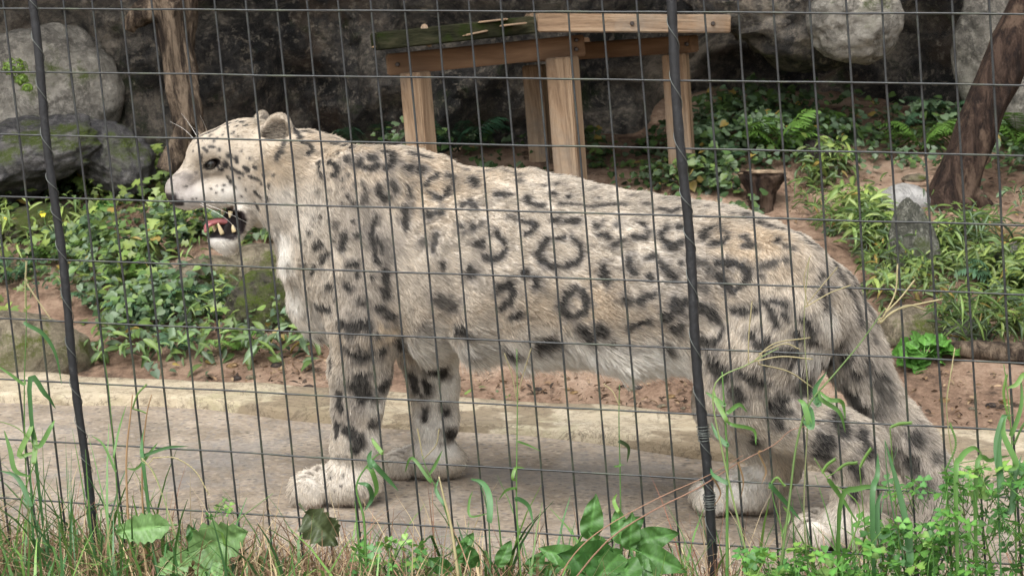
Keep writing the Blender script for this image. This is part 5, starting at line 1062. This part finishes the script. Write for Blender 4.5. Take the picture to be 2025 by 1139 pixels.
def clover(poly, n, seed, depth, label, size=(.011, .017)):
    rs = np.random.default_rng(seed); P = np.array(poly, float); c = P.mean(0); b = at(c[0], c[1], depth); g = np.array([b[0], b[1], float(gz(b[0], b[1]))]); e = empty('clover_patch', g, label, 'clover')
    i = 0
    while i < n:
        x, y = rs.uniform(P[:, 0].min(), P[:, 0].max()), rs.uniform(P[:, 1].min(), P[:, 1].max())
        if not in_poly(np.array([x]), np.array([y]), P)[0]: continue
        p = at(x, y, depth + rs.uniform(-.06, .05)); o = link(CLV[rs.integers(0, 4)].copy(), e); s = rs.uniform(*size); o.scale = (s, s, s); o.location = p - g; o.rotation_euler = (.55 + rs.normal(0, .25), rs.normal(0, .25), rs.uniform(0, 6.28)); i += 1
clover([(1465, 1085), (1590, 1078), (1700, 1100), (1720, 1160), (1480, 1160), (1450, 1110)], 110, 1, fd(1580) - .05, 'bright clover patch at the fence foot below the far hind paw')
clover([(1860, 930), (1960, 900), (2060, 930), (2080, 1160), (1880, 1160), (1835, 1060)], 170, 2, fd(1950) - .04, 'large clover patch below the end of the tail')
clover([(1700, 1020), (1850, 1040), (1870, 1160), (1720, 1160)], 85, 3, fd(1800) - .03, 'clover among grass under the near hind paw')
clover([(690, 1085), (820, 1060), (860, 1110), (840, 1160), (690, 1160)], 55, 4, fd(760) - .04, 'low clover in dry straw below the front paws', (.009, .014))
clover([(1740, 950), (1830, 940), (1840, 975), (1750, 985)], 16, 5, fd(1790) + .04, 'small clover tuft in front of the near hock', (.010, .014))
clover([(400, 995), (450, 985), (460, 1020), (410, 1030)], 12, 6, fd(430), 'tiny clover sprig behind the toothed leaf weed', (.007, .010))

def ribbon(path, width, nrm=(0, -1, .25)):
    P = np.asarray(path); T = np.gradient(P, axis=0); S = np.cross(T, np.asarray(nrm)); S /= np.linalg.norm(S, axis=1)[:, None] + 1e-9; t = np.linspace(0, 1, len(P)); w = width * .5 * np.clip(np.sin(math.pi * np.clip(t * .92 + .06, 0, 1)) ** .85, .05, 1); w[-1] = width * .03
    dep = np.asarray(nrm) / np.linalg.norm(nrm) * width * -.12
    V = np.concatenate([P - S * w[:, None], P + dep, P + S * w[:, None]]); n_ = len(P); F = []
    for i in range(n_ - 1): F += [[i, i + 1, n_ + i + 1, n_ + i], [n_ + i, n_ + i + 1, 2 * n_ + i + 1, 2 * n_ + i]]
    return V, F
def stalk(pts, off, col, label, r=.0011, blades=(), seed=None, spikes=(), group=None, name='grass_stalk'):
    """traced grass stalk: stem points in the photograph; blades (px, py, width m, ...) ; seed head: spikelets along the last part"""
    d = fd(pts[0][0]) + off; P = spline([at(x, y, d + (.0 if len(q) == 0 else q[0])) for x, y, *q in pts], 22); b = P[0].copy(); bz = float(gz(b[0], b[1])); 
    if b[2] > bz + .004: P = np.vstack([[b[0], b[1], bz - .005], P]); 
    g = np.array([b[0], b[1], bz]); e = empty(name, g, label, 'grass', group); v, f = tube(P - g, np.linspace(r * 1.3, r * .5, len(P)), 5); mesh_obj('stem', v, f, LEAF, e, True, np.tile(np.array(col) * 1.1, (len(v), 1)))
    rs = np.random.default_rng(int(pts[0][0]))
    for bl_ in blades:
        w, c, *q = bl_; c = col if c is None else c; B = [at(x, y, d + .01 * i - .015 * rs.random()) for i, (x, y) in enumerate(q)]; nr_ = P[np.linalg.norm(P - B[0], axis=1).argmin()]; dn_ = np.linalg.norm(nr_ - B[0]); far_ = dn_ > .03; g0_ = np.array([B[0][0] + .25 * (B[0][0] - B[1][0]), B[0][1], float(gz(B[0][0], B[0][1])) - .004]); B = spline(([g0_] if far_ else [nr_] if dn_ > .004 else []) + B, 16); v, f = ribbon(B - g, w * .66, (rs.normal(0, .3), -1, rs.uniform(.1, .5))); mesh_obj('blade', v, f, LEAF, e, True, np.tile(np.array(c), (len(v), 1)) * np.linspace(.9, 1.15, len(v))[:, None])
    for sp in spikes:
        w, c, *q = sp; B = [at(x, y, d) for x, y in q]; nr_ = P[np.linalg.norm(P - B[0], axis=1).argmin()]; dn_ = np.linalg.norm(nr_ - B[0]); g0_ = np.array([B[0][0] + .004, B[0][1], float(gz(B[0][0], B[0][1])) - .004]); stem_ = spline([g0_ if dn_ > .03 else nr_, .5 * ((g0_ if dn_ > .03 else nr_) + B[0]) + [.002, 0, 0], B[0]], 10); B = spline(B, 20); V = []; F = []
        for i, p in enumerate(B):
            for s in (1, -1):
                t = np.gradient(B, axis=0)[i]; t /= np.linalg.norm(t); sd = np.cross(t, [0, 1, 0]); k = len(V); a = p - g; tip_ = a + t * w * 1.6 + sd * s * w * .5; V += [a, a + t * w * .8 + sd * s * w * .75, tip_, a + t * w * .8 + np.array([0, -w * .3, 0])]; F += [[k, k + 1, k + 2, k + 3]]
        v, f = tube(np.vstack([stem_[:-1], B]) - g, r * .7, 4); k = len(V); V += list(v); F += [[a + k for a in q] for q in f]; mesh_obj('seed_head', np.array(V), F, LEAF, e, True, np.tile(np.array(c), (len(V), 1)))
    return e
G1, G2, G3 = (.10, .21, .05), (.065, .16, .055), (.15, .27, .06); PALE = (.42, .36, .20); BRN = (.30, .19, .10); RED = (.26, .11, .07)
stalk([(62, 1140), (50, 900), (48, 760), (52, 640), (50, 530)], -.03, G1, 'tall grass stalk with drooping seed head beside the left fence rod', blades=[(.010, G2, (50, 640), (85, 660), (110, 700), (122, 760)), (.008, G1, (48, 760), (20, 740), (-10, 720))], spikes=[(.0025, PALE, (50, 610), (50, 560), (52, 520)), (.0022, PALE, (52, 560), (72, 590), (98, 628))])
stalk([(30, 1140), (40, 1000), (70, 900), (40, 850), (-10, 830)], -.05, G3, 'leafy grass with bright wide blades at the left end of the fence', blades=[(.014, G3, (38, 900), (60, 850), (62, 830)), (.013, G3, (66, 915), (70, 880), (68, 848)), (.012, G1, (30, 930), (20, 890), (8, 850)), (.012, G2, (60, 1000), (35, 945), (0, 930)), (.013, G2, (58, 770), (90, 780), (110, 808)), (.012, G1, (80, 880), (100, 845), (108, 830))])
stalk([(240, 1140), (232, 980), (224, 880), (215, 770), (205, 700)], -.02, G1, 'upright green grass clump just right of the left fence rod', blades=[(.006, G1, (225, 900), (235, 850), (250, 800)), (.006, G1, (228, 930), (205, 880), (180, 860))])
stalk([(262, 1140), (252, 1000), (250, 900), (258, 820), (262, 780)], -.03, BRN, 'brown dry stalk beside the green grass clump', r=.0018, blades=[(.010, G2, (284, 925), (280, 885), (286, 842)), (.007, G1, (272, 925), (300, 890), (312, 875))], name='dry_stalk')
stalk([(292, 1140), (282, 1000), (282, 900), (290, 820), (300, 780)], -.02, BRN, 'second dry stalk with green seed sprays beside the grass clump', r=.0016, name='dry_stalk', blades=[(.008, G2, (284, 900), (330, 885), (372, 882))], spikes=[(.0022, G3, (262, 808), (272, 780), (288, 762))])
stalk([(372, 1165), (360, 1110), (340, 1040), (322, 980), (302, 930), (280, 912)], -.06, (.22, .29, .12), 'arching pale grass flower head over the toothed leaf weed', spikes=[(.002, PALE, (302, 905), (345, 905), (385, 930), (412, 975)), (.002, PALE, (280, 905), (300, 930), (318, 970), (350, 1060))])
stalk([(320, 1150), (390, 1090), (460, 1035), (540, 975)], -.08, (.16, .25, .08), 'long straight green grass stem crossing the toothed leaves')
stalk([(1030, 1140), (1022, 1010), (1022, 900), (1023, 800), (1022, 690)], -.01, G1, 'thin upright grass stalk before the belly of the leopard', blades=[(.010, G2, (1022, 985), (1045, 1000), (1055, 1038)), (.006, G1, (1018, 965), (1000, 970), (985, 990)), (.008, G3, (1014, 945), (1020, 925), (1038, 925)), (.005, G1, (1026, 873), (1045, 880), (1070, 892))], spikes=[(.0014, PALE, (1022, 790), (1012, 740), (998, 700)), (.0014, PALE, (1022, 790), (1032, 750), (1050, 690))])
stalk([(970, 1140), (968, 1060), (964, 1010), (950, 960), (932, 948)], -.02, G2, 'blue green arching grass blade left of the thin stalk', blades=[(.015, G2, (968, 1030), (968, 985), (955, 955), (930, 946)), (.006, G1, (930, 1020), (928, 990), (935, 970))])
stalk([(1232, 1140), (1228, 1030), (1226, 920), (1224, 830), (1225, 760)], 0.0, G1, 'thin grass stalk rising from the dock clump', blades=[(.009, (.06, .10, .04), (1225, 872), (1243, 885), (1240, 915)), (.009, G3, (1222, 1010), (1214, 990), (1220, 975)), (.005, G1, (1226, 920), (1215, 922), (1236, 918))], spikes=[(.0012, PALE, (1224, 800), (1212, 775), (1195, 760))])
stalk([(725, 1150), (720, 1030), (705, 960), (735, 910), (760, 890)], -.03, G1, 'leafy grass sprig in front of the front paws', r=.0018, blades=[(.013, G2, (735, 925), (730, 905), (735, 890)), (.012, G2, (742, 920), (765, 945), (788, 970)), (.010, G3, (755, 895), (740, 875), (735, 865)), (.012, G1, (735, 930), (745, 965), (738, 985)), (.012, G2, (728, 960), (735, 985), (720, 1010))])
stalk([(905, 1150), (895, 1060), (870, 980), (845, 930), (835, 900)], -.02, G1, 'grass sprig with fine seed sprays before the far front paw', blades=[(.008, G1, (850, 950), (815, 905), (800, 935)), (.008, G1, (848, 940), (860, 920), (875, 890)), (.008, G2, (880, 1000), (862, 970), (868, 945))], spikes=[(.0016, PALE, (835, 900), (830, 870), (826, 850)), (.0016, PALE, (840, 905), (862, 880), (868, 850))])
stalk([(905, 1130), (892, 1040), (878, 985), (868, 942)], -.04, PALE, 'bleached dry straw standing before the far front paw', r=.0022, name='dry_stalk')
stalk([(1438, 1150), (1438, 1000), (1438, 900), (1432, 800), (1428, 735)], -.06, G1, 'jointed green stalk climbing the right fence rod', r=.002, blades=[(.010, G3, (1436, 830), (1415, 790), (1412, 772)), (.010, G1, (1440, 815), (1462, 800), (1478, 815)), (.010, G2, (1438, 880), (1418, 860), (1406, 835)), (.010, G2, (1440, 955), (1412, 940), (1405, 925)), (.010, G1, (1432, 800), (1410, 785), (1395, 775)), (.008, G1, (1450, 840), (1490, 850), (1495, 880))])
stalk([(1540, 1150), (1560, 1000), (1575, 880), (1600, 800), (1650, 740), (1700, 680), (1750, 610)], -.08, (.16, .25, .08), 'long slanting grass stem with pale flower sprays across the rump', r=.0017, blades=[(.013, G2, (1620, 800), (1612, 770), (1635, 735)), (.013, G1, (1600, 840), (1590, 800), (1578, 790)), (.013, G2, (1605, 845), (1603, 810), (1585, 795)), (.010, G1, (1640, 790), (1665, 795), (1672, 830)), (.010, G1, (1625, 790), (1660, 815), (1672, 855))], spikes=[(.0017, PALE, (1740, 640), (1775, 612), (1862, 592)), (.0017, PALE, (1745, 630), (1770, 580), (1775, 525)), (.0015, PALE, (1735, 640), (1790, 605), (1828, 612)), (.0015, PALE, (1750, 620), (1780, 590), (1808, 555))])
stalk([(1490, 1150), (1430, 900), (1412, 765), (1480, 720), (1540, 688)], -.07, (.2, .27, .10), 'arching grass stem with fine flower sprays across the haunch', r=.0013, spikes=[(.0014, PALE, (1490, 715), (1530, 680), (1600, 668)), (.0014, PALE, (1490, 715), (1545, 705), (1605, 710)), (.0014, PALE, (1480, 718), (1481, 660), (1487, 598)), (.0014, PALE, (1500, 720), (1560, 735), (1605, 765)), (.0014, PALE, (1500, 700), (1550, 680), (1580, 690))])
stalk([(1600, 1150), (1590, 1000), (1598, 800), (1590, 640), (1600, 510)], -.05, (.24, .26, .12), 'slender upright flowering grass stem in front of the rump', r=.001, spikes=[(.0013, PALE, (1596, 600), (1590, 550), (1602, 508)), (.0013, PALE, (1597, 600), (1630, 560), (1655, 530)), (.0013, PALE, (1597, 605), (1640, 580), (1680, 565))])
stalk([(1120, 1165), (1200, 1070), (1290, 1010), (1380, 965), (1460, 915), (1530, 880), (1565, 850), (1620, 838)], -.10, (.27, .15, .10), 'reddish dry stem slanting across the far hind paw', r=.0011, name='dry_stalk', blades=[(.004, BRN, (1460, 915), (1470, 950), (1465, 985)), (.004, BRN, (1500, 895), (1515, 930), (1505, 960)), (.004, BRN, (1410, 945), (1425, 975), (1412, 1000))])
stalk([(1090, 1165), (1140, 1090), (1200, 1040), (1300, 985), (1400, 940), (1470, 900)], -.10, (.30, .17, .11), 'second reddish stem crossing beside the right fence rod', r=.0009, name='dry_stalk')
stalk([(1800, 1150), (1770, 1030), (1755, 940), (1750, 870)], -.05, G2, 'wide blue green blades in front of the near hock', blades=[(.014, G2, (1800, 1080), (1780, 980), (1750, 870)), (.012, G2, (1725, 1000), (1735, 940), (1736, 895)), (.013, G1, (1660, 1010), (1700, 965), (1770, 965)), (.012, G2, (1740, 1060), (1735, 1000), (1745, 970)), (.016, G2, (1800, 1110), (1795, 1060), (1790, 1022))])
stalk([(1550, 1150), (1548, 1060), (1530, 990), (1525, 950)], -.04, G1, 'green grass sprig beside the far hind paw', blades=[(.010, G2, (1525, 960), (1560, 1000), (1585, 1030)), (.008, G3, (1545, 1060), (1560, 1020), (1548, 1000))], spikes=[(.0025, G3, (1520, 965), (1535, 945), (1550, 958))])
stalk([(1650, 1150), (1700, 1010), (1640, 950), (1610, 905)], -.05, G3, 'foxtail grass with green seed spikes before the near hind leg', blades=[(.010, G1, (1640, 950), (1665, 985), (1700, 1040))], spikes=[(.0032, G3, (1625, 935), (1635, 920), (1648, 910)), (.0032, G3, (1655, 930), (1672, 918), (1690, 915)), (.0032, G3, (1700, 925), (1710, 905), (1720, 890)), (.0032, G3, (1760, 845), (1778, 838), (1798, 836))])
stalk([(1980, 1150), (1975, 1000), (1972, 900), (1985, 830), (2005, 820)], -.06, G2, 'broad arching grass blades over the end of the tail', blades=[(.016, G2, (1980, 960), (1972, 880), (1985, 825), (1990, 822)), (.014, G1, (2010, 920), (1985, 860), (1988, 825)), (.012, G1, (1890, 960), (1900, 905), (1925, 885), (1938, 895)), (.012, G2, (2000, 1010), (2005, 950), (2020, 900)), (.010, G1, (1930, 940), (1960, 910), (2000, 900))])
stalk([(2010, 1150), (2008, 1000), (2000, 860), (1992, 770), (1985, 720)], -.03, G1, 'seeding grass stalk at the right end of the fence', blades=[(.010, G3, (2010, 760), (2025, 740), (2040, 745)), (.010, G1, (2000, 860), (2020, 800), (2018, 740))], spikes=[(.003, G3, (1995, 830), (1985, 780), (1990, 745)), (.0025, G1, (2005, 880), (2018, 850), (2030, 830)), (.0025, G1, (1870, 930), (1890, 880), (1880, 840))])
stalk([(1920, 1150), (1905, 1000), (1880, 880), (1872, 790), (1885, 720)], 0.0, (.3, .3, .14), 'pale dry grass stalk right of the tail', r=.001, spikes=[(.0015, PALE, (1872, 790), (1880, 740), (1888, 690))])
# straw mat and short grass: nobody could count it
def blades(n, seed, hrange, cols, width, label, name, cat, xr=(-1.25, 1.25), yoff=(-.34, .06), bend=.7, dens=None, mat=None):
    rs = np.random.default_rng(seed); x = rs.uniform(*xr, n); 
    if dens is not None: x = x[rs.random(n) < np.interp(x, *dens)]
    n = len(x); y = fence_y(x) + rs.uniform(*yoff, n); z = gz(x, y); h = rs.uniform(*hrange, n) * (.6 + .6 * rs.random(n)); a = rs.uniform(0, 6.28, n); b = bend * rs.random(n) ** .8; c = np.array(cols)[rs.integers(0, len(cols), n)] * (.65 + .6 * rs.random(n))[:, None]
    K = 5; t = np.linspace(0, 1, K); kink = rs.random(n) < .35
    dirh = np.stack([np.cos(a), np.sin(a), 0 * a], 1); P = np.zeros((n, K, 3))
    for i, tt_ in enumerate(t):
        out = h * b * 1.4 * tt_ ** np.where(kink, 3.0, 1.6); up = h * (tt_ - .45 * b * tt_ ** 2.2 - np.where(kink, .9 * max(0, tt_ - .55), 0)); P[:, i] = np.stack([x, y, z - .004], 1) + dirh * out[:, None] + np.array([0, 0, 1.]) * up[:, None]
    w = rs.uniform(.5, 1.2, n) * width; sd = np.stack([-np.sin(a) + .001, np.cos(a) * .3, .0 * a], 1); sd[:, 0] += .6; sd /= np.linalg.norm(sd, axis=1)[:, None]
    V = np.zeros((n, 2 * K, 3)); 
    for i in range(K):
        ww = w * (1 - .85 * t[i] ** 2) * .5; V[:, 2 * i] = P[:, i] - sd * ww[:, None]; V[:, 2 * i + 1] = P[:, i] + sd * ww[:, None]
    f = np.array([[2 * i, 2 * i + 1, 2 * i + 3, 2 * i + 2] for i in range(K - 1)]); F = (f[None] + (np.arange(n) * 2 * K)[:, None, None]).reshape(-1, 4)
    return tag(mesh_obj(name, V.reshape(-1, 3), F, mat or DRY, None, True, np.repeat(c, 2 * K, 0)), label, cat, kind='stuff')
STRAW = [(.46, .35, .21), (.38, .27, .16), (.22, .13, .08), (.48, .38, .24), (.28, .16, .11)]
blades(5600, 71, (.06, .17), STRAW, .0026, 'tangle of dry brown straw along the fence foot', 'dry_straw', 'straw', yoff=(-.24, .10), bend=1.0, dens=([-1.2, -.5, 0, .4, 1.2], [1, 1, .8, .55, .6]))
blades(2600, 72, (.05, .14), STRAW[1:3], .002, 'short dead straw litter under the weeds', 'dry_straw', 'straw', yoff=(-.25, .14), bend=1.3)
blades(2000, 73, (.06, .20), [G1, G2, G3, (.05, .12, .03)], .0055, 'short green grass growing through the straw', 'grass', 'grass', yoff=(-.40, .04), bend=.8, mat=LEAF, dens=([-1.2, -.7, -.4, 0, .3, .6, 1.2], [1, .9, .6, .5, .55, .9, 1]))
blades(420, 74, (.10, .26), [G1, G3, G2], .0040, 'taller green grass at the right end of the fence', 'grass', 'grass', xr=(.42, 1.2), yoff=(-.25, .06), bend=.7, mat=LEAF)
blades(160, 75, (.12, .30), [G1, G2], .0045, 'taller green grass at the left end of the fence', 'grass', 'grass', xr=(-1.2, -.62), yoff=(-.22, .05), bend=.6, mat=LEAF)
blades(220, 76, (.10, .24), [STRAW[0], STRAW[3], RED], .0016, 'thin upright dry stems in front of the hind legs', 'dry_straw', 'straw', xr=(.22, .75), yoff=(-.12, .08), bend=.9)
rsx = np.random.default_rng(90); xx = rsx.uniform(-1.25, 1.25, 5200); yy = fence_y(xx) + rsx.uniform(-.45, .05, 5200); PP = np.stack([xx, yy, gz(xx, yy) + rsx.random(5200) * .03], 1); kk = rsx.random(5200) < .35 + .5 * np.clip(fbm(PP * np.array([4, 4, 0]), 2, 3) + .3, 0, 1); PP = PP[kk]
tag(leaves_mesh('small_weeds', PP, np.stack([rsx.normal(0, .4, len(PP)), -.5 + rsx.normal(0, .4, len(PP)), 1 + 0 * PP[:, 0]], 1), rsx.uniform(.006, .016, len(PP)), .9, GREENS[rsx.choice([1, 2, 3, 6], len(PP))] * rsx.uniform(.6, 1.1, len(PP))[:, None], rsx, LEAF), 'tiny green weed leaves covering soil under the straw', 'weeds', kind='stuff')

# small things on the left rocks: moss clumps and two yellow flowers
for i, (x, y, r, dd_) in enumerate(((28, 132, 26, 5.62), (42, 156, 14, 5.62), (54, 172, 9, 5.62))):
    rs = np.random.default_rng(300 + i); n_ = 260; q = rs.normal(size=(n_, 3)); q /= np.linalg.norm(q, axis=1)[:, None]; m = r * dd_ / FPX; c0 = at(x, y, dd_)
    tag(leaves_mesh('moss_clump', c0 + q * m * np.array([1, .8, .7]) * rs.uniform(.6, 1, n_)[:, None], q + [0, -.4, .6], rs.uniform(.006, .014, n_), .7, np.array([(.12, .20, .02)]) * rs.uniform(.5, 1.3, n_)[:, None], rs, LEAF, 'lance'), ['largest bright moss clump growing on the slate rock edge', 'middle sized bright moss clump on the slate rock edge', 'smallest bright moss clump below the others on slate rock'][i], 'moss', kind='stuff')
n = NT('yellow_petal'); n.color((.75, .60, .03)); n.set(Roughness=.5); PET = n.m
for i, (x, y) in enumerate(((10, 430), (85, 423))):
    dd_ = float((ground_hit(x, 462) - [0, 0, ZC]) @ CF) - .08; c0 = at(x, y, dd_); e = empty('yellow_flower', np.array([c0[0], c0[1], float(gz(c0[0], c0[1]))]), ['small yellow flower on the mossy stone right beside the left fence rod', 'small yellow flower at the outer edge of the mossy stone'][1 - i], 'flower'); g = np.array(e.location)
    v, f = tube(np.array([[0, 0, 0], (c0 - g) * .5 + [.006, 0, 0], c0 - g]), [.0014, .0012, .001], 5); mesh_obj('stem', v, f, LEAF, e, True, np.tile(np.array(G1), (len(v), 1)))
    for k in range(6):
        a = k * 1.047; dv = np.array([math.cos(a), -.35, math.sin(a)]) * .011; sd = np.array([-math.sin(a), 0, math.cos(a)]) * .005; p = c0 - g
        mesh_obj('petal', np.array([p, p + dv * .6 + sd, p + dv, p + dv * .6 - sd]), [[0, 1, 2, 3]], PET, e)
